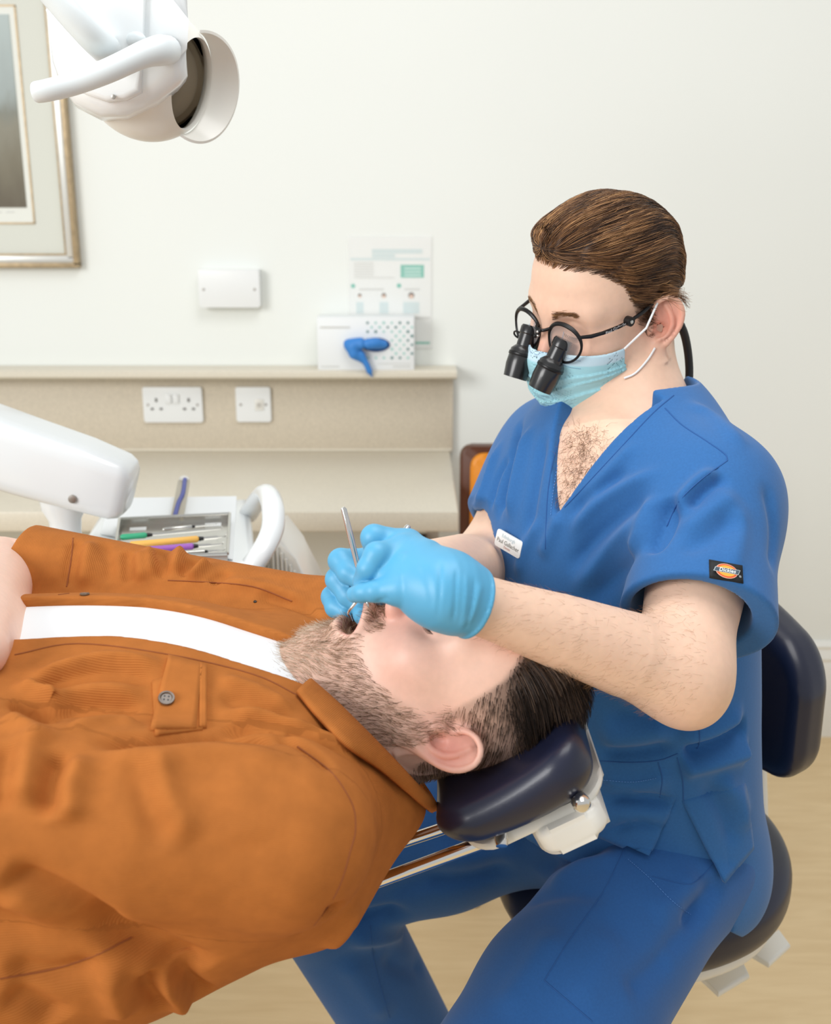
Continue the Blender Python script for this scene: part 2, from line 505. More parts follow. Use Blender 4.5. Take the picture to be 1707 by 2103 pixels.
MB().box((mx0 + 0.003, YP - 0.0115, mz0 + 0.003), (mx1 - 0.003, YP - 0.009, mz1 - 0.003)).build('inner_mount', mat('mount_cream', (228, 230, 222), 0.8), pf, smooth=False)
def print_material():
    m = mat('etching_print', (120, 118, 106), 0.6); nt = m.node_tree; b = nt.nodes['Principled BSDF']
    tc = nt.nodes.new('ShaderNodeTexCoord'); sp = nt.nodes.new('ShaderNodeSeparateXYZ'); nt.links.new(tc.outputs['Generated'], sp.inputs[0])
    cr = nt.nodes.new('ShaderNodeValToRGB'); e = cr.color_ramp.elements
    e[0].position = 0.0; e[0].color = lin(96, 88, 72); e[1].position = 1.0; e[1].color = lin(176, 188, 186)
    for p, c in ((0.22, (118, 112, 94)), (0.42, (136, 133, 118)), (0.5, (128, 130, 120)), (0.62, (158, 168, 166))):
        x = e.new(p); x.color = lin(*c)
    n = nt.nodes.new('ShaderNodeTexNoise'); n.inputs['Scale'].default_value = 6; n.inputs['Detail'].default_value = 6
    mp = nt.nodes.new('ShaderNodeMapping'); mp.inputs['Scale'].default_value = (3.0, 1, 1.0)
    nt.links.new(tc.outputs['Generated'], mp.inputs['Vector']); nt.links.new(mp.outputs['Vector'], n.inputs['Vector'])
    ad = nt.nodes.new('ShaderNodeMath'); ad.operation = 'MULTIPLY_ADD'; ad.inputs[1].default_value = 0.25; 
    nt.links.new(n.outputs['Fac'], ad.inputs[0]); nt.links.new(sp.outputs['Z'], ad.inputs[2])
    sb = nt.nodes.new('ShaderNodeMath'); sb.operation = 'SUBTRACT'; sb.inputs[1].default_value = 0.125
    nt.links.new(ad.outputs[0], sb.inputs[0]); nt.links.new(sb.outputs[0], cr.inputs['Fac']); nt.links.new(cr.outputs['Color'], b.inputs['Base Color'])
    return m
ix1 = P(57, 400, WY)[0]; iz0 = P(40, 426, WY)[2]; iz1 = P(10, 32, WY)[2]; ix0 = mx0 + (mx1 - ix1)
MB().box((ix0, YP - 0.0135, iz0), (ix1, YP - 0.011, iz1)).build('printed_image', print_material(), pf, smooth=False)
for k in range(3):
    MB().box((ix1 - 0.05 - 0.03 * k, YP - 0.0122, iz0 - 0.012), (ix1 - 0.03 - 0.03 * k, YP - 0.011, iz0 - 0.0095)).build('caption_line', M_GREY, pf, smooth=False)

# ---------------------------------------------------------------- orange side chair
YC = 2.33
cx0 = P(945, 1000, YC)[0]; zt = P(985, 917, YC)[2]
ch = empty('side_chair', (cx0 + 0.24, YC + 0.2, 0), 'side chair with orange leather back pad in dark brown wooden frame', 'chair')
M_WOOD = mat('dark_walnut', (88, 48, 26), 0.4, noise_scale=8, noise_amt=0.15, stretch=(8, 8, 1)); M_ORL = mat('orange_leather', (224, 140, 34), 0.38, bump_scale=220, bump=0.15, noise_scale=5, noise_amt=0.05)
W = 0.48; x0, x1 = cx0, cx0 + W
def rr(w, h, r): return round_rect(w, h, r, 5)
zb = 0.52; lean = 0.10
def backfn(x, z, w): return (cx0 + W / 2 + x, YC + w - lean * (z - (zt - zb) / 2) / (zt - zb) * -1 * 0.3, zb + (zt - zb) / 2 + z)
MB().prism(rr(W, zt - zb, 0.025), 0, 0.035, bev=0.006, fn=backfn).build('back_frame', M_WOOD, ch)
MB().prism(rr(W - 0.044, zt - zb - 0.028, 0.03), -0.012, 0.01, bev=0.009, seg=3, fn=backfn).build('back_pad', M_ORL, ch)
MB().prism(rr(W, 0.46, 0.03), 0.43, 0.50, bev=0.015, seg=3, fn=lambda x, y, w: (cx0 + W / 2 + x, YC - 0.22 + y, w)).build('seat', M_ORL, ch)
MB().box((x0, YC - 0.44, 0.395), (x1, YC + 0.02, 0.43), 0.004).build('seat_frame', M_WOOD, ch)
for sx in (x0 + 0.02, x1 - 0.02):
    for sy in (YC - 0.42, YC + 0.0):
        MB().tube([(sx, sy, 0.40), (sx, sy + (0.03 if sy > YC - 0.1 else -0.01), 0.0)], [0.02, 0.014], 10).build('leg', M_WOOD, ch)
# ================================================================ dental equipment
M_GLOSS = mat('gloss_white_enamel', (236, 240, 241), 0.22, coat=0.3)
M_GLOSS2 = mat('warm_white_enamel', (233, 231, 223), 0.28)
M_HANDLE = mat('grey_white_handle', (222, 229, 231), 0.35)
M_CHROME = mat('polished_chrome', (226, 224, 220), 0.10, metal=1.0)
M_STEEL = mat('brushed_steel', (206, 205, 200), 0.24, metal=1.0)
M_NAVY = mat('navy_leatherette', (24, 28, 50), 0.36, bump_scale=700, bump=0.12, bump_dist=0.0004, coat=0.12)
M_BLACK = mat('black_plastic', (22, 22, 23), 0.4)

# ---------------------------------------------------------------- delivery unit: beam, post, tray head
ZT = 0.915
du = empty('instrument_unit', tuple(PZ(400, 1150, 0.0) * np.array([1, 0, 0]) + np.array([0, 1.55, 0])), 'white dental instrument unit with tray table and grab handle', 'dental unit')
# sloping beam: superelliptic section swept along its axis
YA = 1.42
def beam():
    b = MB()
    st = [(-190, 862, 150), (-60, 898, 146), (60, 938, 143), (170, 972, 137), (246, 998, 126), (262, 1004, 112), (269, 1007, 92)]
    rings = []
    for px, py, hh in st:
        c = P(px, py, YA); d = np.linalg.norm(P(px, py, YA) - CAM)
        hz = hh / FPX * d * 0.5
        ring = []
        for k in range(32):
            a = 2 * math.pi * k / 32
            ca, sa = math.cos(a), math.sin(a)
            yy = math.copysign(abs(ca) ** 0.45, ca) * hz * 1.0
            zz = math.copysign(abs(sa) ** 0.45, sa) * hz * 0.97
            ring.append(b.bm.verts.new((c[0] + zz * 0.28, c[1] + yy, c[2] + zz * 0.96)))
        rings.append(ring)
    for A, B in zip(rings, rings[1:]):
        for k in range(32):
            b.bm.faces.new((A[k], A[(k + 1) % 32], B[(k + 1) % 32], B[k]))
    b.bm.faces.new(rings[0]); b.bm.faces.new(rings[-1])
    return b
beam().build('beam', M_GLOSS, du, angle=60)
s = P(150, 1024, YA - 0.045)
MB().lathe([(0, 0.004), (0.0055, 0.003), (0.0062, 0)], (s[0], s[1] - 0.001, s[2]), (0, -1, 0), 20).build('screw', M_SCREW, du)
c = P(133, 1060, YA)
MB().lathe([(0.033, 0.035), (0.030, 0.012), (0.022, -0.004), (0.0205, -0.02), (0.0205, -0.06), (0.024, -0.075), (0.034, -0.08), (0.034, -0.10), (0, -0.10)], (c[0], c[1], c[2]), (0, 0, 1), 32).build('post', M_GLOSS, du)
# tray head
def tz(px, py): return PZ(px, py, ZT)
A_, B_, C_, D_ = tz(232, 1022), tz(512, 1020), tz(540, 1180), tz(150, 1190)
head = MB()
head.prism([(A_[0] - 0.01, A_[1]), (B_[0], B_[1]), (C_[0] - 0.005, C_[1]), (D_[0] - 0.02, D_[1])], ZT - 0.055, ZT - 0.002, bev=0.012, seg=3)
head.build('tray_head', M_GLOSS, du)
# paper mat on the table (slightly raised, hanging over the left edge)
MB().prism([tuple(tz(228, 1024)[:2]), tuple(tz(486, 1020)[:2]), tuple(tz(478, 1150)[:2]), tuple(tz(206, 1096)[:2])], ZT - 0.001, ZT + 0.001).build('paper_liner', mat('tray_paper', (240, 243, 244), 0.8), du, smooth=False)
# grab handle: loop on the right side
hp = [P(508, 1060, 1.62), P(532, 1022, 1.585), P(548, 1012, 1.55), P(560, 1040, 1.46), P(560, 1085, 1.42), P(540, 1130, 1.38), P(512, 1168, 1.37), P(492, 1180, 1.40)]
hp = spline(hp, 6)
MB().tube(hp, [0.016] * len(hp), 14, flat=0.8).build('grab_handle', M_GLOSS, du)
# ribbed flank of the unit
rib0 = [P(545, 1120, 1.50), P(575, 1092, 1.52), P(610, 1140, 1.52), P(650, 1215, 1.52), P(650, 1290, 1.52), P(540, 1290, 1.50)]
MB().prism([(p[0], p[2]) for p in rib0], 1.50, 1.62, bev=0.006, fn=lambda x, z, w: (x, w, z)).build('flank', M_GLOSS2, du)
for k in range(7):
    a = P(560 + 9 * k, 1112 + 12 * k, 1.497); b = P(566 + 10 * k, 1262, 1.497)
    MB().tube([a, b], 0.0022, 6).build('rib', M_GLOSS2, du)
for k in range(10):
    for j in range(3):
        p = P(533 + 6 * j + 4.2 * k * 0.3, 1126 + 8 * k, 1.492)
        MB().box((p[0] - 0.0014, p[1] - 0.001, p[2] - 0.0022), (p[0] + 0.0014, p[1] + 0.006, p[2] + 0.0022)).build('vent_slot', mat('vent_beige', (196, 190, 176), 0.7) if (k + j) == 0 else bpy.data.materials['vent_beige'], du, smooth=False)
# pedestal down to the floor, behind the patient
MB().lathe([(0.0, 0.0), (0.17, 0.0), (0.17, 0.03), (0.09, 0.05), (0.07, 0.1), (0.07, ZT - 0.08), (0.1, ZT - 0.055), (0, ZT - 0.055)], (-0.82, 1.48, 0), (0, 0, 1), 28).build('pedestal', M_GLOSS2, du)

# steel cassette tray with instruments
st = empty('cassette_tray', tuple(tz(360, 1120)), 'shallow stainless steel instrument tray on the white unit', 'tray')
q = [tz(247, 1084), tz(473, 1073), tz(468, 1158), tz(236, 1165)]
def trayfn(u, v, w=0.0):
    p = (q[0] * (1 - u) + q[1] * u) * (1 - v) + (q[3] * (1 - u) + q[2] * u) * v
    return np.array([p[0], p[1], ZT + 0.002 + w])
tb = MB()
tb.prism([tuple(trayfn(u, v)[:2]) for u, v in ((0, 0), (1, 0), (1, 1), (0, 1))], ZT + 0.001, ZT + 0.003)
tb.build('tray_base', M_STEEL, st, smooth=False)
tw = MB()
for (u0, v0), (u1, v1) in (((0, 0), (1, 0)), ((1, 0), (1, 1)), ((1, 1), (0, 1)), ((0, 1), (0, 0))):
    tw.tube([trayfn(u0, v0, 0.012), trayfn(u1, v1, 0.012)], 0.0022, 8)
    a, b = trayfn(u0, v0), trayfn(u1, v1); t = np.array([0, 0, 0.012])
    tw.quad(a, b, b + t, a + t)
tw.build('tray_rim', M_STEEL, st, smooth=False)
for u0, u1, v in ((0.09, 0.24, 0.12), (0.77, 0.92, 0.10)):
    MB().prism([tuple(trayfn(u, vv)[:2]) for u, vv in ((u0, v - 0.04), (u1, v - 0.04), (u1, v + 0.04), (u0, v + 0.04))], ZT + 0.003, ZT + 0.0042, bev=0.0005).build('tray_slot', M_PLASTIC, st, smooth=False)

def instrument(name, u0, v0, u1, v1, grip, gm, label, h=0.012, r=0.0042, tip='hook'):
    a, b = trayfn(u0, v0, h), trayfn(u1, v1, h)
    o = empty(name, tuple(a), label, 'instrument', 'hand instruments lying in the steel tray')
    d = b - a
    g = a + d * grip
    MB().tube([a, a + d * 0.02, a + d * grip * 0.5, g - d * 0.02, g], [r * 0.6, r * 1.05, r * 1.0, r * 1.05, r * 0.6], 12).build('handle', gm, o)
    MB().tube([g, g + d * 0.06], [r * 0.8, r * 0.5], 10).build('collar', M_BLACK, o)
    e = b + np.array([0.002, -0.004, 0.004])
    MB().tube([g + d * 0.05, g + d * 0.2, a + d * 0.85, b, e], [r * 0.55, r * 0.5, r * 0.35, r * 0.2, r * 0.1], 8).build('shank', M_STEEL, o)
instrument('scaler', 0.03, 0.52, 0.93, 0.40, 0.26, mat('green_silicone', (60, 176, 132), 0.5), 'dental instrument with green grip in the steel tray')
instrument('scaler', 0.12, 0.72, 0.97, 0.60, 0.72, mat('yellow_silicone', (240, 186, 92), 0.5), 'dental instrument with long yellow grip in the steel tray', r=0.0046)
instrument('scaler', 0.20, 0.86, 0.95, 0.78, 0.66, mat('purple_silicone', (158, 96, 186), 0.5), 'dental instrument with long purple grip in the steel tray', r=0.0044)
instrument('tweezers', 0.40, 0.36, 0.88, 0.28, 0.55, M_STEEL, 'plain steel dental instrument in the tray beside the green scaler', r=0.0028)
instrument('mirror_handle', 0.55, 0.96, 0.97, 0.92, 0.6, M_STEEL, 'short steel instrument at the front of the steel tray', r=0.003)

# wrapped instrument standing at the back of the tray
v0, v1 = tz(367, 1078), tz(374, 1016)
wp = empty('wrapped_syringe', tuple(v0), 'sealed pouch with blue-handled instrument leaning on the tray back', 'pouch')
a = P(364, 1076, v0[1]); b = P(375, 1014, v1[1] - 0.02)
b[2] = max(b[2], ZT + 0.03)
a = np.array([a[0], v0[1], ZT + 0.006]); e = np.array([b[0], v1[1] - 0.005, ZT + 0.020])
side = np.array([0.0095, 0, 0]); up = np.array([0, 0, 0.004])
MB().prism([(0, -1), (1, -1), (1, 1), (0, 1)], 0, 0.006, bev=0.001, fn=lambda t, s_, w: tuple(a + (e - a) * t + side * s_ + np.array([0, 0, w]))).build('pouch', mat('pouch_grey', (176, 168, 150), 0.35), wp)
MB().tube(spline([a + up * 1.9 - side * 0.3, a + (e - a) * 0.35 + up * 1.9 - side * 0.1, a + (e - a) * 0.6 + up * 1.9 + side * 0.3, e + up * 1.8 + side * 0.2], 4), 0.0035, 10).build('blue_handle', mat('blue_handle', (74, 84, 160), 0.45), wp)
MB().ball(tuple(e + np.array([0, 0.004, 0.006])), (0.009, 0.006, 0.007), 2).build('cap', M_PLASTIC2, wp)

# dark suction hose beside the unit
hz = spline([P(640, 1225, 1.30), P(668, 1206, 1.28), P(700, 1190, 1.27), P(760, 1175, 1.30), P(800, 1240, 1.34), P(790, 1400, 1.38)], 6)
tag(MB().tube(hz, 0.0085, 12).build('suction_hose', M_BLACK), 'black suction hose behind the gloved hands', 'hose')

# ---------------------------------------------------------------- operating lamp
YL = 1.22
lp = empty('operating_lamp', tuple(P(280, 120, YL)), 'white overhead operating lamp with two curved grab handles', 'lamp')
axis = Vector((0.93, -0.22, -0.24)).normalized()
lc = P(304, 150, YL + 0.045)
hs = [(96, -90), (94, 20), (104, 120), (122, 170), (150, 208), (205, 236), (262, 236), (325, 208), (372, 170), (388, 150), (384, 100), (388, 40), (384, -90)]
hx = [(P(x, y, YL - 0.06)[0], P(x, y, YL - 0.06)[2]) for x, y in hs]
MB().prism(hx, YL - 0.06, YL + 0.035, bev=0.026, seg=5, fn=lambda x, z, w: (x - (w - YL + 0.06) * 0.25, w, z)).build('housing', M_GLOSS, lp, angle=60)
# raised cover plate on the housing side
hx2 = [(P(x, y, YL - 0.07)[0], P(x, y, YL - 0.07)[2]) for x, y in ((135, -90), (130, 60), (140, 150), (165, 190), (215, 208), (255, 204), (286, 188), (290, 120), (300, -90))]
MB().prism(hx2, YL - 0.068, YL - 0.05, bev=0.006, seg=3, fn=lambda x, z, w: (x, w, z)).build('cover_plate', M_GLOSS, lp, angle=60)
s = P(233, 199, YL - 0.0695)
MB().lathe([(0, 0.001), (0.0022, 0.0005), (0.0024, 0)], tuple(s), (0, -1, 0), 12).build('screw', M_SCREW, lp)
def arc_lathe(prof, origin, ax, a0, a1, n=40):
    """surface of revolution over part of a turn; angle 0 faces the camera side (-Y)"""
    b_ = MB(); t = Vector(ax).normalized(); e_1 = (Vector((0, -1, 0)) - t * Vector((0, -1, 0)).dot(t)).normalized(); e_2 = t.cross(e_1)
    rg = []
    for i in range(n + 1):
        a_ = math.radians(a0 + (a1 - a0) * i / n)
        rg.append([b_.bm.verts.new(Vector(origin) + t * h + (e_1 * math.cos(a_) + e_2 * math.sin(a_)) * r) for r, h in prof])
    m_ = len(prof)
    for A, B in zip(rg, rg[1:]):
        for k in range(m_):
            b_.bm.faces.new((A[k], A[(k + 1) % m_], B[(k + 1) % m_], B[k]))
    b_.bm.faces.new(rg[0]); b_.bm.faces.new(rg[-1][::-1])
    return b_
Rb = 0.072
outer = [(Rb * math.cos(math.radians(a)), Rb * math.sin(math.radians(a))) for a in np.linspace(-88, 48, 30)]
inner = [((Rb - 0.004) * math.cos(math.radians(a)), (Rb - 0.004) * math.sin(math.radians(a))) for a in np.linspace(46, -30, 20)]
MB().lathe([(0, -Rb)] + outer + inner, tuple(lc), axis, 64).build('bowl', M_GLOSS2, lp, angle=60)
mr = [((Rb - 0.006) * math.cos(math.radians(a)), (Rb - 0.006) * math.sin(math.radians(a))) for a in np.linspace(40, -88, 30)] + [(0, -Rb + 0.006)]
MB().lathe(mr, tuple(lc), axis, 64).build('reflector', mat('gilt_mirror', (252, 244, 232), 0.04, metal=1.0), lp)
# visor: the far wall runs on beyond the opening as a tapering crescent
vb = MB(); t_ = axis; e_1 = (Vector((0, 1, 0)) - t_ * t_.y).normalized(); e_2 = t_.cross(e_1)
r0_, h0_ = Rb * math.cos(math.radians(47)), Rb * math.sin(math.radians(47))
def vis(a, s, lay):
    w = max(0.0, math.cos(a)) ** 0.8
    r = r0_ + 0.004 + 0.015 * s * w + lay; h = h0_ - 0.002 + 0.028 * s * w
    return Vector(lc) + t_ * h + (e_1 * math.cos(a) + e_2 * math.sin(a)) * r
NA, NS = 40, 6
gr = [[[vb.bm.verts.new(vis(-math.pi / 2 + math.pi * i / NA, j / NS, lay)) for j in range(NS + 1)] for i in range(NA + 1)] for lay in (0.0, 0.003)]
for i in range(NA):
    for j in range(NS):
        vb.bm.faces.new((gr[0][i][j], gr[0][i + 1][j], gr[0][i + 1][j + 1], gr[0][i][j + 1]))
        vb.bm.faces.new((gr[1][i][j], gr[1][i][j + 1], gr[1][i + 1][j + 1], gr[1][i + 1][j]))
    vb.bm.faces.new((gr[0][i][NS], gr[0][i + 1][NS], gr[1][i + 1][NS], gr[1][i][NS]))
vb.build('visor', M_GLOSS2, lp, angle=60)
h1 = spline([P(66, 190, YL - 0.14), P(95, 186, YL - 0.14), P(150, 172, YL - 0.13), P(220, 146, YL - 0.12), P(290, 114, YL - 0.10), P(325, 104, YL - 0.085), P(345, 103, YL - 0.06)], 6)
rr_ = np.interp(np.linspace(0, 1, len(h1)), [0, 0.02, 0.06, 0.6, 0.85, 1], [0.004, 0.0085, 0.0098, 0.0115, 0.0145, 0.014])
MB().tube(h1, list(rr_), 18).build('grab_handle', M_HANDLE, lp)
h2 = spline([P(60, -60, YL - 0.13), P(105, -15, YL - 0.125), P(150, 35, YL - 0.12), P(185, 72, YL - 0.11), P(212, 96, YL - 0.09), P(222, 104, YL - 0.06)], 6)
MB().tube(h2, list(np.interp(np.linspace(0, 1, len(h2)), [0, 0.5, 0.85, 1], [0.012, 0.0135, 0.015, 0.013])), 18).build('grab_handle', M_HANDLE, lp)
MB().ball(tuple(P(280, 82, YL - 0.067)), (0.010, 0.006, 0.008), 3).build('knob', M_HANDLE, lp)
MB().tube([P(120, -80, YL + 0.03), P(60, -330, YL + 0.05), P(-100, -700, YL + 0.2)], [0.022, 0.02, 0.02], 16).build('support_arm', M_GLOSS, lp)
# ================================================================ implicit modelling kit for the soft shapes
F32 = np.float32
def v3(*a): return np.array(a, dtype=F32)
def length(v): return np.sqrt(np.einsum('ij,ij->i', v, v))
def smin(a, b, k):
    h = np.maximum(k - np.abs(a - b), 0) / k
    return np.minimum(a, b) - h * h * k * 0.25
def smax(a, b, k): return -smin(-a, -b, k)
def rcone(p, a, b, ra, rb):
    a = np.asarray(a, F32); b = np.asarray(b, F32)
    ba = b - a; pa = p - a
    t = np.clip(pa @ ba / max(float(ba @ ba), 1e-12), 0, 1)
    return length(pa - t[:, None] * ba) - (ra + (rb - ra) * t)
def chain(p, pts, rad, k=0.0):
    d = None
    for i in range(len(pts) - 1):
        e = rcone(p, pts[i], pts[i + 1], rad[i], rad[i + 1])
        d = e if d is None else (smin(d, e, k) if k > 0 else np.minimum(d, e))
    return d
def ellip(p, c, r, R=None):
    q = p - np.asarray(c, F32)
    if R is not None: q = q @ np.asarray(R, F32).T        # rows of R = local axes
    r = np.asarray(r, F32)
    k0 = length(q / r); k1 = length(q / (r * r))
    return k0 * (k0 - 1) / np.maximum(k1, 1e-9)
def rbox(p, c, half, rad, R=None):
    q = p - np.asarray(c, F32)
    if R is not None: q = q @ np.asarray(R, F32).T
    q = np.abs(q) - (np.asarray(half, F32) - rad)
    return length(np.maximum(q, 0)) + np.minimum(q.max(axis=1), 0) - rad
def sph(p, c, r): return length(p - np.asarray(c, F32)) - r
def local_eval(p, c, r, fn, margin=0.03):
    """fn evaluated only inside a ball; outside, a safe larger distance"""
    d0 = length(p - np.asarray(c, F32)) - r
    m = d0 < 0
    out = d0 + margin
    if m.any(): out[m] = fn(p[m])
    return out

def mesh_sdf(f, lo, hi, h, B=5, newton=2):
    lo = np.asarray(lo, float); hi = np.asarray(hi, float)
    nb = np.ceil((hi - lo) / (h * B)).astype(int) + 1
    gb = np.stack(np.meshgrid(*[np.arange(n) for n in nb], indexing='ij'), -1).reshape(-1, 3)
    cen = (lo + (gb * B + (B - 1) / 2) * h).astype(F32)
    dc = f(cen)
    act = np.abs(dc) < B * h * 0.5 * 1.75 * 1.15 + 0.001
    D = np.where(dc < 0, F32(-1), F32(1)).reshape(nb)
    D = D.repeat(B, 0).repeat(B, 1).repeat(B, 2)
    off = np.stack(np.meshgrid(*[np.arange(B)] * 3, indexing='ij'), -1).reshape(-1, 3)
    ab = gb[act]
    CH = max(1, 260000 // (B ** 3))
    for s in range(0, len(ab), CH):
        idx = (ab[s:s + CH, None, :] * B + off[None]).reshape(-1, 3)
        D[idx[:, 0], idx[:, 1], idx[:, 2]] = f((lo + idx * h).astype(F32))
    S = D < 0
    al = S[:-1, :-1, :-1].copy(); an = al.copy()
    for dx, dy, dz in [(a, b, c) for a in (0, 1) for b in (0, 1) for c in (0, 1)][1:]:
        q = S[dx:S.shape[0] - 1 + dx, dy:S.shape[1] - 1 + dy, dz:S.shape[2] - 1 + dz]
        al &= q; an |= q
    cells = np.argwhere(an & ~al)
    sh = np.array(S.shape)
    linid = (cells[:, 0] * sh[1] + cells[:, 1]) * sh[2] + cells[:, 2]
    acc = np.zeros((len(cells), 3)); cnt = np.zeros(len(cells))
    cor = [(a, b, c) for a in (0, 1) for b in (0, 1) for c in (0, 1)]
    val = {c: D[cells[:, 0] + c[0], cells[:, 1] + c[1], cells[:, 2] + c[2]] for c in cor}
    for c in cor:
        for ax in range(3):
            if c[ax] == 0:
                c2 = list(c); c2[ax] = 1; c2 = tuple(c2)
                a, b = val[c], val[c2]
                m = (a < 0) != (b < 0)
                t = np.where(m, a / np.where(m, a - b, 1), 0)
                pt = np.tile(np.array(c, float), (len(cells), 1)); pt[:, ax] += t
                acc[m] += pt[m]; cnt[m] += 1
    V = lo + (cells + acc / np.maximum(cnt, 1)[:, None]) * h
    quads = []
    for ax in range(3):
        a1, a2 = (ax + 1) % 3, (ax + 2) % 3
        sl0 = [slice(None)] * 3; sl1 = [slice(None)] * 3
        sl0[ax] = slice(0, -1); sl1[ax] = slice(1, None)
        s0 = S[tuple(sl0)]; s1 = S[tuple(sl1)]
        e = np.argwhere(s0 != s1)
        e = e[(e[:, a1] > 0) & (e[:, a2] > 0) & (e[:, a1] < sh[a1] - 1) & (e[:, a2] < sh[a2] - 1)]
        inside0 = s0[e[:, 0], e[:, 1], e[:, 2]]
        qs = []
        for d1, d2 in ((-1, -1), (0, -1), (0, 0), (-1, 0)):
            q = e.copy(); q[:, a1] += d1; q[:, a2] += d2
            l = (q[:, 0] * sh[1] + q[:, 1]) * sh[2] + q[:, 2]
            qs.append(np.searchsorted(linid, l))
        Q = np.stack(qs, 1)
        Q[~inside0] = Q[~inside0][:, ::-1]
        quads.append(Q)
    Fq = np.concatenate(quads)
    Fq = Fq[(Fq < len(V)).all(axis=1)]
    V = V.astype(F32)
    for _ in range(newton):
        d, g = sdf_grad(f, V)
        V = V - np.clip(d, -h, h)[:, None] * g
    return V, Fq

def sdf_grad(f, V, e=0.0006):
    out = np.empty((len(V), 3), F32); d0 = np.empty(len(V), F32)
    for s in range(0, len(V), 120000):
        p = V[s:s + 120000]
        d = f(p); d0[s:s + 120000] = d
        for k in range(3):
            q = p.copy(); q[:, k] += e
            out[s:s + 120000, k] = (f(q) - d) / e
    n = np.maximum(length(out), 1e-6)
    return d0 / np.maximum(n, 0.5), out / n[:, None]

def vert_normals(V, Fq):
    n = np.cross(V[Fq[:, 2]] - V[Fq[:, 0]], V[Fq[:, 3]] - V[Fq[:, 1]])
    N = np.zeros_like(V)
    for k in range(4): np.add.at(N, Fq[:, k], n)
    return N / np.maximum(length(N), 1e-9)[:, None]

def bvh_of(V, Fq):
    return BVHTree.FromPolygons([tuple(v) for v in V.tolist()], Fq.tolist())
def hit(bvh, px, py, back=0.0):
    """point of a surface seen at a photo position"""
    d = Vector(ray_dir(px, py)).normalized()
    loc, n, i, dist = bvh.ray_cast(Vector(CAM) + d * 0.25, d)
    if loc is None: return None, None
    return np.array(loc), np.array(n)
def trace(bvh, pts, n=6, lift=0.0):
    pts2 = spline([np.array(p, float) for p in pts], n) if len(pts) > 2 else [np.array(pts[0]) * (1 - t) + np.array(pts[1]) * t for t in np.linspace(0, 1, n + 1)]
    out = []
    for p in pts2:
        a, nn = hit(bvh, p[0], p[1])
        if a is not None:
            if out and np.linalg.norm(a - out[-1]) > 0.06: continue
            out.append(a + nn * lift)
    return out

def seg_dist(V, poly):
    """distance of V to a 3-D polyline, and arc parameter 0..1"""
    best = np.full(len(V), 9.0, F32); par = np.zeros(len(V), F32)
    L = [0.0]
    for a, b in zip(poly, poly[1:]): L.append(L[-1] + float(np.linalg.norm(b - a)))
    for i, (a, b) in enumerate(zip(poly, poly[1:])):
        a = a.astype(F32); ba = (b - a).astype(F32); pa = V - a
        t = np.clip(pa @ ba / max(float(ba @ ba), 1e-12), 0, 1)
        d = length(pa - t[:, None] * ba)
        m = d < best
        best[m] = d[m]; par[m] = ((L[i] + t * (L[i + 1] - L[i])) / max(L[-1], 1e-9))[m]
    return best, par

def folds(V, N, bvh, specs, dmin=-0.05):
    """soft cloth folds: each (photo polyline, height, width); height > 0 ridge, < 0 valley; fades towards both ends"""
    D = np.zeros(len(V), F32)
    for spec in specs:
        pts, amp, wid = spec[:3]
        fade = spec[3] if len(spec) > 3 else 0.25
        poly = trace(bvh, pts, 5)
        if len(poly) < 2: continue
        A = np.array(poly)
        lo, hi = A.min(0) - wid * 3, A.max(0) + wid * 3
        m = ((V > lo) & (V < hi)).all(axis=1)
        if not m.any(): continue
        d, t = seg_dist(V[m], poly)
        e = np.clip(np.minimum(t, 1 - t) / fade, 0, 1) if fade > 0 else np.ones_like(t)
        e = e * e * (3 - 2 * e)
        e = np.where((t <= 0) | (t >= 1), np.where(fade > 0, 0, 1), e)
        D[m] += amp * np.exp(-(d / wid) ** 2) * e
    return V + N * np.maximum(D, dmin)[:, None]

def fbm(V, scale, seed=0.0, octaves=2, stretch=(1, 1, 1)):
    out = np.zeros(len(V), F32)
    S = V * np.array(stretch, F32) * scale + seed
    # cheap smooth pseudo-noise from rotated sines
    r = np.random.default_rng(int(seed * 10) + 5)
    amp = 1.0
    for o in range(octaves):
        for k in range(5):
            w = r.normal(size=3); w /= np.linalg.norm(w)
            out += amp * np.sin((S @ w.astype(F32)) * (2 ** o) * (0.7 + 0.6 * r.random()) + r.random() * 6.28 + 0.8 * np.sin((S @ np.roll(w, 1).astype(F32)) * (2 ** o) * 0.6)) / 5
        amp *= 0.5
    return out

def strands_mesh(name, pos, rad, col, material, parent, sides=3, taper=0.35):
    """pos (S,K,3) hair strands as thin tapering tubes, joined in one mesh"""
    S_, K = pos.shape[:2]
    tan = np.gradient(pos, axis=1); tan /= np.maximum(np.linalg.norm(tan, axis=2, keepdims=True), 1e-9)
    ref = np.where(np.abs(tan[..., 2:3]) < 0.8, np.array([0, 0, 1.0]), np.array([1.0, 0, 0]))
    e1 = np.cross(tan, ref); e1 /= np.maximum(np.linalg.norm(e1, axis=2, keepdims=True), 1e-9)
    e2 = np.cross(tan, e1)
    tp = np.linspace(1, taper, K)[None, :, None]
    if not hasattr(rad, '__len__'): rad = np.full(S_, rad)
    rr = np.asarray(rad)[:, None, None] * tp
    V = np.stack([pos + rr * (math.cos(a) * e1 + math.sin(a) * e2) for a in np.arange(sides) * 2 * math.pi / sides], 2)   # S,K,sides,3
    base = (np.arange(S_) * K * sides)[:, None, None]
    i = np.arange(K - 1)[None, :, None] * sides; k = np.arange(sides)[None, None, :]; k2 = (k + 1) % sides
    Fq = np.stack([base + i + k, base + i + k2, base + i + sides + k2, base + i + sides + k], -1).reshape(-1, 4)
    C = np.repeat(col[:, None, :], K * sides, 1).reshape(-1, 3)
    o = np_mesh(name, V.reshape(-1, 3), Fq, material, parent, True, col=C)
    o['kind'] = 'stuff'
    return o

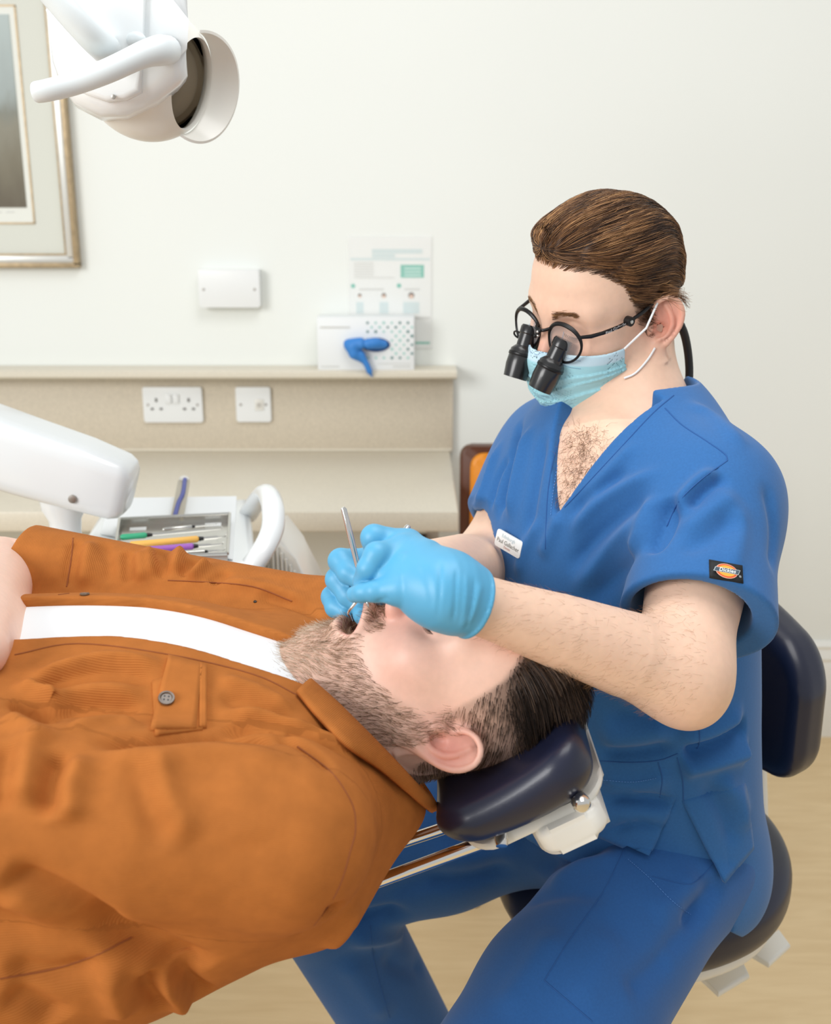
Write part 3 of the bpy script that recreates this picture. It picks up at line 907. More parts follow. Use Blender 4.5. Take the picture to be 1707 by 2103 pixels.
def sample_surface(V, Fq, n, rng, weight=None):
    a, b, c, d = (V[Fq[:, k]] for k in range(4))
    ar = 0.5 * length(np.cross(c - a, d - b))
    if weight is not None: ar = ar * weight
    cum = np.cumsum(ar); f = np.searchsorted(cum, rng.random(n) * cum[-1])
    f = np.minimum(f, len(Fq) - 1)
    u, w = rng.random((n, 1)), rng.random((n, 1))
    return ((a[f] * (1 - u) + b[f] * u) * (1 - w) + (d[f] * (1 - u) + c[f] * u) * w), f

# ---------------------------------------------------------------- head in local axes: x face, y left, z crown, origin between the ears
def ear_sdf(q, s):
    q = q / 1.12
    # q: ear-local (u forward, w outward, v up)
    def pt(u, v, w): return v3(u, w, v)
    d = chain(q, HEL_P, HEL_R, 0.0)
    d = smin(d, chain(q, ANT_P, ANT_R, 0.0), 0.002)
    plate = ellip(np.stack([q[:, 0], q[:, 1] + 0.40 * q[:, 0], q[:, 2]], 1), v3(-0.002, 0.0008, 0.004), (0.0165, 0.0034, 0.028))
    d = smin(d, plate, 0.002)
    d = smin(d, ellip(q, v3(0.000, 0.003, -0.0255), (0.0075, 0.0042, 0.0085)), 0.006)
    d = smin(d, ellip(q, v3(0.0115, 0.002, -0.007), (0.0040, 0.0042, 0.0065)), 0.004)
    d = smax(d, -ellip(q, v3(0.0025, 0.0055, -0.006), (0.0070, 0.0075, 0.0088)), 0.003)
    return d * 1.12
_hel = [(0.003, -0.003, -0.002), (0.010, 0.004, 0.000), (0.0150, 0.013, 0.003), (0.013, 0.024, 0.005), (0.004, 0.031, 0.007), (-0.008, 0.029, 0.0085), (-0.0160, 0.018, 0.010), (-0.0175, 0.004, 0.010), (-0.0135, -0.010, 0.009), (-0.008, -0.020, 0.007)]
_hr = [0.0018, 0.0022, 0.0025, 0.0027, 0.0028, 0.0029, 0.0029, 0.0028, 0.0028, 0.0036]
_hs = spline([np.array([u, w, v, r]) for (u, v, w), r in zip(_hel, _hr)], 3)
HEL_P = [v3(*h[:3]) for h in _hs]; HEL_R = [float(h[3]) for h in _hs]
_ant = [(0.002, 0.022, 0.002), (-0.005, 0.013, 0.0065), (-0.0085, 0.002, 0.0085), (-0.006, -0.010, 0.0075), (0.001, -0.0155, 0.006)]
_ar = [0.0022, 0.0028, 0.0029, 0.0028, 0.0030]
_as = spline([np.array([u, w, v, r]) for (u, v, w), r in zip(_ant, _ar)], 3)
ANT_P = [v3(*h[:3]) for h in _as]; ANT_R = [float(h[3]) for h in _as]

def make_head(openness=0.0, mouth=True, ear_lean=14, chin_x=0.068):
    o = openness
    def f(p):
        ay = np.abs(p[:, 1]); q = np.stack([p[:, 0], ay, p[:, 2]], 1)
        d = ellip(p, (-0.008, 0, 0.042), (0.097, 0.0755, 0.088))
        d = smin(d, ellip(p, (0.030, 0, 0.050), (0.062, 0.066, 0.066)), 0.03)
        d = smin(d, ellip(p, (0.040, 0, -0.028 - 0.008 * o), (0.054, 0.060, 0.082 + 0.01 * o)), 0.035)
        d = smin(d, rcone(q, (-0.004, 0.050, -0.040), (0.050 - 0.01 * o, 0.030, -0.095 - 0.016 * o), 0.024, 0.020), 0.03)
        d = smin(d, ellip(p, (chin_x - 0.014 * o, 0, -0.100 - 0.022 * o), (0.024, 0.026, 0.021)), 0.03)
        d = smin(d, ellip(q, (0.056, 0.046, -0.020), (0.024, 0.018, 0.020)), 0.03)
        d = smin(d, rcone(q, (0.086, 0.010, 0.029), (0.070, 0.046, 0.029), 0.010, 0.009), 0.02)
        d = smax(d, -sph(q, (0.098, 0.034, 0.007), 0.017), 0.016)
        d = smin(d, sph(q, (0.0735, 0.032, 0.008), 0.0135), 0.005)
        # nose
        d = smin(d, rcone(p, (0.086, 0, 0.020), (0.1095, 0, -0.030), 0.0075, 0.0105), 0.014)
        d = smin(d, ellip(q, (0.099, 0.0115, -0.034), (0.011, 0.0075, 0.008)), 0.008)
        if mouth:
            zc = -0.070 - 0.006 * o
            gap = 0.003 + 0.013 * o
            # lips: upper and lower arcs
            up = chain(q, [v3(0.102, 0, zc + gap), v3(0.098, 0.012, zc + gap * 0.9), v3(0.084, 0.026, zc)], [0.0058, 0.0052, 0.0035], 0.002)
            lo_ = chain(q, [v3(0.098 - 0.012 * o, 0, zc - gap * 1.25), v3(0.094 - 0.010 * o, 0.012, zc - gap * 1.1), v3(0.084, 0.026, zc)], [0.0066, 0.0060, 0.0035], 0.002)
            d = smin(d, np.minimum(up, lo_), 0.010)
            if o > 0:
                d = smax(d, -ellip(p, (0.094, 0, zc - 0.002 * o), (0.042, 0.0225, 0.0115 * o)), 0.005)
        # ears
        for s in (1, -1):
            a = math.radians(26); t = math.radians(ear_lean)
            # local axes of the ear: u forward, w outward, v up, leaning back, flaring out
            U = np.array([math.cos(a), -s * math.sin(a), 0])
            Wv = np.array([math.sin(a), s * math.cos(a), 0])
            Z = np.array([0, 0, 1.0])
            U2 = U * math.cos(t) + Z * math.sin(t); Z2 = Z * math.cos(t) - U * math.sin(t)
            R = np.stack([U2, Wv, Z2])
            c = np.array([-0.014, s * 0.0795, -0.004])
            def fe(pp):
                return ear_sdf(((pp - c.astype(F32)) @ R.T.astype(F32)), s)
            e = local_eval(p, c, 0.050, fe, 0.012)
            d = smin(d, e, 0.006)
        return d
    return f

class Head:
    """head placed in the world: rows of R are the world directions of local x, y, z"""
    def __init__(self, origin, R, scale=1.0, **kw):
        self.o = np.asarray(origin, F32); self.R = np.asarray(R, F32); self.s = scale
        self.f = make_head(**kw)
    def to_local(self, p): return ((p - self.o) @ self.R.T / self.s).astype(F32)
    def to_world(self, q): return np.asarray(q, float) @ self.R * self.s + self.o
    def dir(self, q): return np.asarray(q, float) @ self.R
    def __call__(self, p): return self.f(self.to_local(p)) * self.s

def patch(bvh, corners, nu, nv, lift, thick, name, material, parent, ramp=False):
    """thin sheet laid on a surface; corners = photo positions tl, tr, br, bl"""
    c = [np.array(q, float) for q in corners]
    top, okk = [], True
    for j in range(nv + 1):
        for i in range(nu + 1):
            u, v = i / nu, j / nv
            q = (c[0] * (1 - u) + c[1] * u) * (1 - v) + (c[3] * (1 - u) + c[2] * u) * v
            a, n = hit(bvh, q[0], q[1])
            if a is None: a, n = top[-1][0], top[-1][1]
            top.append((a, n))
    A = np.array([t[0] for t in top]); N = np.array([t[1] for t in top])
    Nm = N.mean(0); N = N * 0.4 + Nm * 0.6; N /= np.linalg.norm(N, axis=1, keepdims=True)
    lf_ = (np.repeat(np.linspace(0, 1, nv + 1), nu + 1) ** 0.7)[:, None] if ramp else 1.0
    V = np.concatenate([A + N * (lift * lf_ + thick * lf_ - (0.0006 * (1 - lf_) if ramp else 0)), A + N * lift * lf_ * (0.7 if ramp else 0.0) - N * 0.001])
    n1 = len(A); Fc = []
    idx = lambda i, j: j * (nu + 1) + i
    for j in range(nv):
        for i in range(nu):
            Fc.append((idx(i, j + 1), idx(i + 1, j + 1), idx(i + 1, j), idx(i, j)))
    bd = [idx(i, 0) for i in range(nu)] + [idx(nu, j) for j in range(nv)] + [idx(i, nv) for i in range(nu, 0, -1)] + [idx(0, j) for j in range(nv, 0, -1)]
    for a, b in zip(bd, bd[1:] + bd[:1]): Fc.append((a, b, b + n1, a + n1))
    return np_mesh(name, V, np.array(Fc), material, parent)
def seam(bvh, pts, material, parent, name='seam', r=0.0007, lift=0.0, n=6):
    poly = trace(bvh, pts, n, lift)
    if len(poly) < 2: return None
    return MB().tube(poly, r, 5).build(name, material, parent)
def stitches(bvh, pts, material, parent, name='stitching', r=0.00035, lift=0.0006, n=10, duty=0.6):
    poly = trace(bvh, pts, n, lift)
    b = MB(); k = 0
    for a, c in zip(poly, poly[1:]):
        m = max(1, int(np.linalg.norm(c - a) / 0.0032))
        for i in range(m):
            p0 = a + (c - a) * (i / m); p1 = a + (c - a) * ((i + duty) / m)
            b.tube([p0, p1], r, 4, caps=False); k += 1
    if k: b.build(name, material, parent)['kind'] = 'stuff'
# ================================================================ operator stool
def sdf_obj(name, f, lo, hi, h, m, parent=None, **kw):
    V, Fq = mesh_sdf(f, lo, hi, h)
    return np_mesh(name, V, Fq, m, parent, **kw)

ST = np.array([0.280, 1.235, 0.0])
stool = empty('operator_stool', tuple(ST), 'navy padded operator stool with backrest under the seated dentist', 'stool')
fw = np.array([-0.788, -0.616]); lf = np.array([0.616, -0.788])
def seat_f(p):
    q = p - np.array([ST[0], ST[1], 0.525], F32)
    u = q[:, 0] * fw[0] + q[:, 1] * fw[1]; v = q[:, 0] * lf[0] + q[:, 1] * lf[1]
    rad = 0.184 - 0.02 * np.clip(u / 0.2, -1, 1)
    rr_ = np.sqrt((u / 1.0) ** 2 + (v / 1.06) ** 2)
    dr = rr_ - rad + 0.035
    z = q[:, 2] - 0.012 * (v / 0.18) ** 2 - 0.03 * np.clip(-u / 0.18, 0, 1) ** 2 + 0.02 * np.clip(u / 0.18, 0, 1) ** 2
    dz = np.abs(z) - 0.040 + 0.035
    return np.sqrt(np.maximum(dr, 0) ** 2 + np.maximum(dz, 0) ** 2) + np.minimum(np.maximum(dr, dz), 0) - 0.035
sdf_obj('seat_pad', seat_f, ST + np.array([-0.25, -0.25, 0.42]), ST + np.array([0.25, 0.25, 0.6]), 0.005, M_NAVY, stool)
def pan_f(p):
    q = p - np.array([ST[0], ST[1], 0.487], F32)
    u = q[:, 0] * fw[0] + q[:, 1] * fw[1]; v = q[:, 0] * lf[0] + q[:, 1] * lf[1]
    dr = np.sqrt(u ** 2 + (v / 1.06) ** 2) - (0.170 - 0.02 * np.clip(u / 0.2, -1, 1)) + 0.008
    z = q[:, 2] - 0.012 * (v / 0.18) ** 2 - 0.03 * np.clip(-u / 0.18, 0, 1) ** 2 + 0.02 * np.clip(u / 0.18, 0, 1) ** 2
    dz = np.abs(z) - 0.012 + 0.008
    return np.sqrt(np.maximum(dr, 0) ** 2 + np.maximum(dz, 0) ** 2) + np.minimum(np.maximum(dr, dz), 0) - 0.008
sdf_obj('seat_pan', pan_f, ST + np.array([-0.25, -0.25, 0.40]), ST + np.array([0.25, 0.25, 0.52]), 0.006, M_PLASTIC2, stool)
MB().lathe([(0.0, 0.445), (0.05, 0.445), (0.045, 0.40), (0.035, 0.38), (0.035, 0.12), (0.05, 0.1), (0.05, 0.07), (0, 0.07)], (ST[0] - 0.0, ST[1] - 0.02, 0), (0, 0, 1), 28).build('column', M_PLASTIC2, stool)
for k in range(5):
    a = 2 * math.pi * k / 5 + 0.3
    c = Vector((ST[0], ST[1] - 0.02, 0.085)); e = c + Vector((math.cos(a) * 0.26, math.sin(a) * 0.26, -0.025))
    MB().tube([c, e], [0.022, 0.014], 10).build('base_leg', M_PLASTIC2, stool)
    MB().tube([e + Vector((0.0, -0.018, -0.032)), e + Vector((0.0, 0.018, -0.032))], 0.027, 18).build('castor', M_BLACK, stool)
def paddle(pxs, z):
    pts = [PZ(x, y, z) for x, y in pxs]
    MB().prism([(p[0], p[1]) for p in pts], z - 0.010, z, bev=0.004, seg=3).build('lever', M_PLASTIC2, stool)
paddle([(1438, 2003), (1520, 1958), (1540, 2000), (1476, 2038)], 0.40)
paddle([(1536, 1952), (1600, 1905), (1624, 1938), (1580, 1978)], 0.41)
a = PZ(1480, 1985, 0.397); b = np.array([ST[0] + 0.02, ST[1], 0.412])
MB().tube([a, b], 0.006, 8).build('lever_rod', M_PLASTIC2, stool)
a = PZ(1578, 1935, 0.405)
MB().tube([a, b + np.array([0.02, 0.02, 0.008])], 0.006, 8).build('lever_rod', M_PLASTIC2, stool)
# backrest
BC = np.array([0.39, 1.318, 0.80], F32)
def back_f(p):
    q = p - BC
    u = q[:, 0] * fw[0] + q[:, 1] * fw[1]; v = q[:, 0] * lf[0] + q[:, 1] * lf[1]; z = q[:, 2]
    u = u - 1.3 * v ** 2                                             # curved round the back
    hh = 0.112 - 0.55 * np.clip(np.abs(v) - 0.06, 0, 1) ** 1.0 * 0.45
    a = np.maximum(np.abs(v) - 0.185 + 0.05, 0); b = np.maximum(np.abs(z + 0.1 * np.abs(v)) - hh + 0.05, 0)
    inn = np.minimum(np.maximum(np.abs(v) - 0.135, np.abs(z + 0.1 * np.abs(v)) - hh + 0.05), 0)
    dr = np.sqrt(a * a + b * b) + inn - 0.05 + 0.026
    dz = np.abs(u) - 0.034 + 0.026
    return (np.sqrt(np.maximum(dr, 0) ** 2 + np.maximum(dz, 0) ** 2) + np.minimum(np.maximum(dr, dz), 0) - 0.026) * 0.9
sdf_obj('backrest_pad', back_f, BC - 0.25, BC + 0.25, 0.005, M_NAVY, stool)
bp = [(0.43, 1.345, 0.78), (0.445, 1.355, 0.70), (0.44, 1.345, 0.60), (0.41, 1.32, 0.50), (0.36, 1.27, 0.445), (0.30, 1.20, 0.435)]
bp = [P(1550, 1500, 1.34), P(1552, 1590, 1.345), P(1554, 1660, 1.34), P(1550, 1740, 1.335), (0.42, 1.31, 0.47), (0.34, 1.25, 0.45)]
MB().tube(spline(bp, 6), 0.021, 16, flat=0.7).build('backrest_post', M_PLASTIC2, stool)
c = P(1553, 1712, 1.337)
MB().lathe([(0.0, -0.02), (0.027, -0.02), (0.028, 0.0), (0.024, 0.012), (0, 0.014)], tuple(c), (0, 0, 1), 24).build('post_collar', M_PLASTIC, stool)

# ================================================================ dental chair: headrest, rods, backrest, column
dc = empty('dental_chair', (-0.35, 0.9, 0), 'navy dental chair with padded headrest on chrome rods under the patient', 'dental chair')
e1 = np.array(P(1205, 1560, 0.80)) - np.array(P(930, 1690, 0.80)); e1[1] = 0; e1 /= np.linalg.norm(e1)
e3 = np.array([0, 1.0, 0]); e2 = np.cross(e3, e1) * -1
e2 = np.array([-e1[2], 0, e1[0]])
HC = np.array(P(1074, 1668, 0.795)); HC[1] = 0.90
HR = np.stack([e1, e3, e2])
def headrest_f(p):
    q = (p - HC.astype(F32)) @ HR.T.astype(F32)
    x, y, z = q[:, 0], q[:, 1], q[:, 2]
    th = 0.026 - 0.005 * (y / 0.12) ** 2 + 0.004 * np.clip(x / 0.07, -1, 1)
    zz = z - (0.014 * (y / 0.12) ** 2 + 6.5 * (x + 0.01) ** 2 * 0.3)
    a = np.maximum(np.abs(x) - 0.072 + 0.035, 0); b = np.maximum(np.abs(y) - 0.125 + 0.035, 0)
    dr = np.sqrt(a * a + b * b) + np.minimum(np.maximum(np.abs(x) - 0.037, np.abs(y) - 0.09), 0) - 0.035 + 0.021
    dz = np.abs(zz) - th + 0.021
    return (np.sqrt(np.maximum(dr, 0) ** 2 + np.maximum(dz, 0) ** 2) + np.minimum(np.maximum(dr, dz), 0) - 0.021) * 0.92
sdf_obj('headrest_pad', headrest_f, HC - 0.17, HC + 0.17, 0.0035, M_NAVY, dc)
def hl(x, y, z): return tuple(HC + e1 * x + e3 * y + e2 * z)
hb = MB().prism(round_rect(0.134, 0.19, 0.03), -0.033, -0.024, bev=0.004, fn=lambda x, y, w: hl(x + 0.004, y, w + 2.0 * x * x)).build('headrest_shell', M_GLOSS2, dc)
MB().prism(round_rect(0.062, 0.11, 0.015), -0.052, -0.026, bev=0.008, seg=3, fn=lambda x, y, w: hl(x + 0.028, y - 0.05, w)).build('headrest_bracket', M_GLOSS2, dc)
MB().lathe([(0.0, -0.004), (0.024, -0.004), (0.026, 0.0), (0.026, 0.03), (0.022, 0.034)], hl(0.014, -0.05, -0.068), tuple(e2), 32).build('headrest_pivot', M_GLOSS2, dc)
k = np.array(P(1191, 1643, 0.785))
MB().lathe([(0, 0.012), (0.005, 0.0115), (0.0076, 0.008), (0.0078, 0.001), (0.006, -0.002), (0.004, -0.03)], tuple(k), (0.05, -1, 0.05), 24).build('lock_knob', M_CHROME, dc)
k = np.array(P(1030, 1726, 0.80))
MB().lathe([(0, 0.006), (0.005, 0.005), (0.006, 0.0), (0.006, -0.01)], tuple(k), (0.0, -0.8, -0.6), 16).build('screw', M_CHROME, dc)
rd = HC + e1 * -0.03 + e2 * -0.045
for y, a_, b_ in ((0.845, (1040, 1712), (700, 1838)), (0.945, (1010, 1668), (760, 1752))):
    MB().tube([P(*a_, y), P(*b_, y)], 0.0062, 16).build('headrest_rod', M_CHROME, dc)
# backrest pad under the shoulders (hidden by the patient), seat and column
def backpad_f(p):
    c = np.array([-0.64, 0.92, 0.68], F32)
    q = p - c
    return rbox(np.stack([q[:, 0], q[:, 1], q[:, 2] - 0.05 * q[:, 0]], 1), (0, 0, 0), (0.36, 0.10, 0.035), 0.03)
sdf_obj('backrest_pad', backpad_f, (-1.1, 0.65, 0.5), (0.0, 1.1, 0.8), 0.01, M_NAVY, dc)
MB().box((-1.25, 0.68, 0.50), (-0.80, 1.08, 0.60), 0.03, 3).build('seat_pad', M_NAVY, dc)
MB().lathe([(0, 0), (0.26, 0), (0.26, 0.02), (0.12, 0.06), (0.09, 0.1), (0.09, 0.5), (0, 0.5)], (-0.95, 0.9, 0), (0, 0, 1), 28).build('column', M_GLOSS2, dc)
MB().box((-1.0, 0.88, 0.56), (-0.42, 0.98, 0.64), 0.02).build('backrest_frame', M_GLOSS2, dc)
# ================================================================ seated dentist
M_SKIN = mat('skin', (226, 178, 148), 0.48, sss=0.12, attr='Col', noise_scale=140, noise_amt=0.03, bump_scale=900, bump=0.12, bump_dist=0.0004)
def scrub_material(name, rgb):
    return mat(name, rgb, 0.78, noise_scale=420, noise_amt=0.05, bump_scale=1500, bump=0.25, bump_dist=0.0003, sheen=0.15, spec=0.25)
M_SCRUB = scrub_material('blue_scrub_cotton', (46, 102, 162))
M_TROU = scrub_material('blue_trouser_cotton', (40, 92, 154))
M_SEAM = mat('blue_seam', (36, 86, 148), 0.85)
M_STITCH = mat('blue_stitch', (92, 146, 214), 0.8)
M_GLOVE = mat('blue_nitrile', (88, 168, 208), 0.45, noise_scale=30, noise_amt=0.03, bump_scale=260, bump=0.08, bump_dist=0.0006, sss=0.05)
M_MASK = mat('pale_blue_mask', (168, 218, 226), 0.85, bump_scale=1100, bump=0.2, bump_dist=0.0003, spec=0.2)
M_WHITECLOTH = mat('white_elastic', (238, 240, 240), 0.8)
M_HAIR = mat('hair_brown', (96, 66, 42), 0.42, attr='Col', spec=0.4)

def smooth01(x, a, b):
    t = np.clip((x - a) / (b - a), 0, 1); return t * t * (3 - 2 * t)
def hairline_d(q):      # lowest z with hair as a function of x
    return np.interp(q[:, 0], [-0.11, -0.07, -0.035, -0.028, -0.006, 0.001, 0.010, 0.018, 0.027, 0.040, 0.060, 0.075, 0.12], [-0.055, -0.052, -0.035, 0.024, 0.022, -0.018, -0.010, 0.004, 0.028, 0.062, 0.079, 0.086, 0.09])

person = empty('person', (0.26, 1.18, 0.0), 'seated person in blue scrubs, face mask and magnifying glasses treating the patient', 'person')

# ---- skeleton
TO = np.array([0.25, 1.18], F32)
PSI = math.radians(38)
TF = np.array([-math.cos(PSI), -math.sin(PSI)], F32); TLf = np.array([math.sin(PSI), -math.cos(PSI)], F32)
LEAN = 0.10
def tl(p):
    z = p[:, 2]; s = (z - 0.65) * LEAN
    dx = p[:, 0] - TO[0] - TF[0] * s; dy = p[:, 1] - TO[1] - TF[1] * s
    return np.stack([dx * TF[0] + dy * TF[1], dx * TLf[0] + dy * TLf[1], z], 1)
def tw_(x, y, z):
    s = (z - 0.65) * LEAN + x
    return np.array([TO[0] + TF[0] * s + TLf[0] * y, TO[1] + TF[1] * s + TLf[1] * y, z])

SL, EL, WL = P(1458, 1034, 1.04), P(1398, 1378, 0.885), P(960, 1234, 0.805)
SR, ER, WR = P(1142, 928, 1.30), P(1002, 1172, 1.20), P(812, 1178, 0.970)
WLh = P(916, 1212, 0.806); WRh = P(800, 1182, 0.962)      # roots of the hands

psi, pit, rol = math.radians(32.0), math.radians(16.4), math.radians(10.5)
HS = 0.880
X_ = np.array([-math.cos(psi), -math.sin(psi), 0]); Y_ = np.array([math.sin(psi), -math.cos(psi), 0]); Z_ = np.array([0, 0, 1.0])
X2 = X_ * math.cos(pit) - Z_ * math.sin(pit); Z2 = Z_ * math.cos(pit) + X_ * math.sin(pit)
Y2 = Y_ * math.cos(rol) - Z2 * math.sin(rol); Z3 = Z2 * math.cos(rol) + Y_ * math.sin(rol)
HEADR = np.stack([X2, Y2, Z3])
ear_w = P(1359, 663, 1.160)
HEADO = ear_w - np.array([-0.014, 0.0795, -0.004]) @ HEADR * HS
DH = Head(HEADO, HEADR, HS, mouth=True, chin_x=0.058)
NB = tw_(-0.030, 0.0, 1.10)
NBt = tw_(-0.046, 0.0, 1.128)
NT = DH.to_world([[-0.036, 0, -0.035]])[0]

def arm_f(p, e=0.0):
    d = chain(p, [SL, SL * 0.55 + EL * 0.45, EL], [0.051 + e, 0.048 + e, 0.0385 + e], 0.0)
    olec = EL + (EL - WL) / np.linalg.norm(EL - WL) * 0.016 + np.array([0, 0, -0.024])
    d = smin(d, sph(p, olec, 0.022 + e), 0.03)
    f1 = EL * 0.72 + WL * 0.28 + np.array([0, 0, -0.001]); f2 = EL * 0.40 + WL * 0.60; f3 = EL * 0.12 + WL * 0.88
    d = smin(d, chain(p, [EL, f1, f2, f3, WL], [0.038 + e, 0.0375 + e, 0.0315 + e, 0.0252 + e, 0.0240 + e]), 0.035)
    return d
def arm_r(p, e=0.0):
    d = chain(p, [SR, SR * 0.5 + ER * 0.5, ER], [0.052 + e, 0.050 + e, 0.041 + e])
    f1 = ER * 0.7 + WR * 0.3; f3 = ER * 0.15 + WR * 0.85
    d = smin(d, chain(p, [ER, f1, f3, WR], [0.041 + e, 0.042 + e, 0.030 + e, 0.029 + e]), 0.03)
    return d
def trunk(p, e=0.0, k=0.06):
    q = tl(p)
    d = ellip(q, (-0.005, 0, 0.985), (0.108 + e, 0.160 + e, 0.155 + e))
    d = smin(d, ellip(q, (0.0, 0, 0.80), (0.105 + e, 0.145 + e, 0.17 + e)), k)
    d = smin(d, ellip(q, (-0.01, 0, 0.645), (0.12 + e, 0.165 + e, 0.105 + e)), k)
    d = smin(d, rcone(p, SL, NBt, 0.046 + e, 0.046 + e), k)
    d = smin(d, rcone(p, SR, NBt, 0.048 + e, 0.046 + e), k)
    return d
def neck_f(p, e=0.0):
    d = rcone(p, NT, NB, 0.049 + e, 0.056 + e)
    return d

# ---- hands as chains of joints: (photo x, photo y, distance)
def J(*a): return [P(*q) for q in a]
LH = dict(   # near (left) hand
    index=(J((838, 1118, 0.850), (768, 1104, 0.845), (773, 1136, 0.855), (790, 1160, 0.860)), [0.0108, 0.0102, 0.0092, 0.0080]),
    middle=(J((822, 1132, 0.832), (774, 1140, 0.816), (757, 1168, 0.812), (744, 1194, 0.818)), [0.0108, 0.0098, 0.0084, 0.0070]),
    ring=(J((824, 1172, 0.812), (788, 1184, 0.812), (773, 1194, 0.820), (764, 1202, 0.83)), [0.0104, 0.0088, 0.0080, 0.0068]),
    little=(J((818, 1212, 0.798), (770, 1215, 0.799), (746, 1217, 0.804), (729, 1221, 0.810)), [0.0104, 0.0074, 0.0068, 0.0060]),
    thumb=(J((930, 1190, 0.835), (862, 1160, 0.862), (810, 1160, 0.872), (778, 1168, 0.868)), [0.016, 0.0125, 0.0105, 0.0085]))
RH = dict(   # far (right) hand
    index=(J((790, 1152, 0.955), (700, 1152, 0.925), (716, 1176, 0.912), (740, 1190, 0.905)), [0.0118, 0.0105, 0.0096, 0.0085]),
    middle=(J((786, 1186, 0.955), (694, 1190, 0.925), (716, 1222, 0.915), (742, 1242, 0.908)), [0.0115, 0.0105, 0.0095, 0.0082]),
    ring=(J((784, 1214, 0.957), (684, 1226, 0.932), (690, 1246, 0.922), (708, 1256, 0.915)), [0.0112, 0.0100, 0.0092, 0.0082]),
    little=(J((790, 1228, 0.955), (741, 1245, 0.913), (746, 1262, 0.898), (752, 1276, 0.889)), [0.0105, 0.0085, 0.0076, 0.0067]),
    thumb=(J((800, 1165, 0.945), (775, 1168, 0.925), (758, 1180, 0.908), (746, 1194, 0.900)), [0.013, 0.0115, 0.0100, 0.0085]))
def hand_f(p, H, W, cen, rad, e=0.0):
    def inner(p):
        palm = None
        for nme, (jt, rd) in H.items():
            if nme == 'thumb':
                m = rcone(p, W * 0.8 + jt[0] * 0.2, jt[0], 0.019 + e, rd[0] + e)
            else:
                m = chain(p, [W, W * 0.45 + jt[0] * 0.55, jt[0]], [0.0235 + e, 0.0185 + e, rd[0] + 0.0008 + e])
            palm = m if palm is None else smin(palm, m, 0.016)
        fing = None
        for nme, (jt, rd) in H.items():
            r2 = [r + e for r in rd]
            c = chain(p, jt, r2, 0.003)
            fing = c if fing is None else smin(fing, c, 0.0012)
        return smin(palm, fing, 0.005)
    return local_eval(p, cen, rad, inner)
LC = sum(LH['middle'][0]) / 4 * 0.5 + WL * 0.5
RC = sum(RH['middle'][0]) / 4 * 0.5 + WR * 0.5

# ---- scrub top
def top_raw(p):
    q = tl(p)
    e = 0.012
    d = trunk(p, e, 0.09)
    # loose drape from chest to hem
    dr = ellip(np.stack([q[:, 0], q[:, 1], (q[:, 2] - 0.78) * 0.55], 1), (0.0, 0, 0), (0.128, 0.172, 0.155))
    d = smin(d, dr, 0.05)
    d = smin(d, ellip(q, (-0.005, 0.0, 0.60), (0.142, 0.188, 0.11)), 0.05)
    return d
def top_f(p):
    q = tl(p)
    d = top_raw(p)
    # sleeves
    for S_, E_, t1 in ((SL, EL, 0.70), (SR, ER, 0.60)):
        ax = (E_ - S_); Ln = np.linalg.norm(ax); ax = ax / Ln
        endp = S_ + ax * Ln * t1
        out = np.array([0.004, -0.0, 0.0])
        sl = rcone(p, S_, endp + ax * 0.03, 0.054, 0.066 if S_ is SL else 0.060)
        if S_ is SL:
            sl = smin(sl, rcone(p, S_ + np.array([0.0, 0.0, 0.01]), endp + np.array([0.022, 0.012, 0.0]) + ax * 0.03, 0.054, 0.062), 0.03)
        cut = (p - endp.astype(F32)) @ (ax * 0.94 + (np.array([0.06, 0, 0.0]) if S_ is SL else np.array([0.05, 0, -0.02]))).astype(F32)
        sl = smax(sl, cut, 0.004)
        d = smin(d, sl, 0.045)
        hol = smax(rcone(p, S_ + ax * Ln * 0.35, endp + ax * 0.05, 0.046, 0.062 if S_ is SL else 0.055), -((p - (S_ + ax * Ln * 0.32).astype(F32)) @ ax.astype(F32)), 0.01)
        d = smax(d, -hol, 0.003)
    # hem
    zh = 0.572 + 0.085 * np.clip((q[:, 0] + 0.0) / 0.10, 0, 1)
    d = smax(d, (zh - q[:, 2]) * 0.85, 0.003)
    # side vent on the near side
    sl = np.abs(q[:, 0] - 0.028 - 0.10 * (0.70 - q[:, 2])) - 0.42 * np.maximum(0.705 - q[:, 2], -0.01) ** 1.0 * 0.30
    vent = np.maximum(np.maximum(sl, q[:, 2] - 0.705), 0.06 - q[:, 1])
    d = smax(d, -vent, 0.002)
    # neckline: V in front, round behind
    za = 1.058
    w = 0.078 * np.clip((q[:, 2] - za) / 0.165, 0, 1.2) ** 0.9
    vn = np.maximum((np.abs(q[:, 1] - 0.016) - w) * 0.85, np.maximum(za - q[:, 2], -(q[:, 0] - 0.0)))
    d = smax(d, -vn, 0.003)
    d = smax(d, -neck_f(p, 0.010), 0.004)
    d = smax(d, -rcone(p, NB + np.array([0, 0, 0.085]), NB + np.array([0, 0, 0.25]), 0.068, 0.085), 0.006)
    return d

def body_f(p):
    d = local_eval(p, HEADO + (NT - HEADO) * 0.3, 0.19, DH, 0.06)
    d = smin(d, neck_f(p), 0.018)
    d = smin(d, trunk(p, -0.004), 0.05)
    vc = tw_(0.085, 0.016, 1.10)
    d = smin(d, local_eval(p, vc, 0.13, lambda pp: smax(top_raw(pp) + 0.0095, sph(pp, vc, 0.082), 0.03), 0.045), 0.02)
    d = smin(d, arm_f(p), 0.03)
    d = smin(d, arm_r(p), 0.03)
    d = smin(d, hand_f(p, LH, WLh, LC, 0.16, -0.0015), 0.012)
    d = smin(d, hand_f(p, RH, WRh, RC, 0.16, -0.0015), 0.012)
    return d
BV, BF = mesh_sdf(body_f, (-0.12, 0.74, 0.83), (0.50, 1.42, 1.40), 0.0021)
BN = vert_normals(BV, BF)
hl_ = DH.to_local(BV)

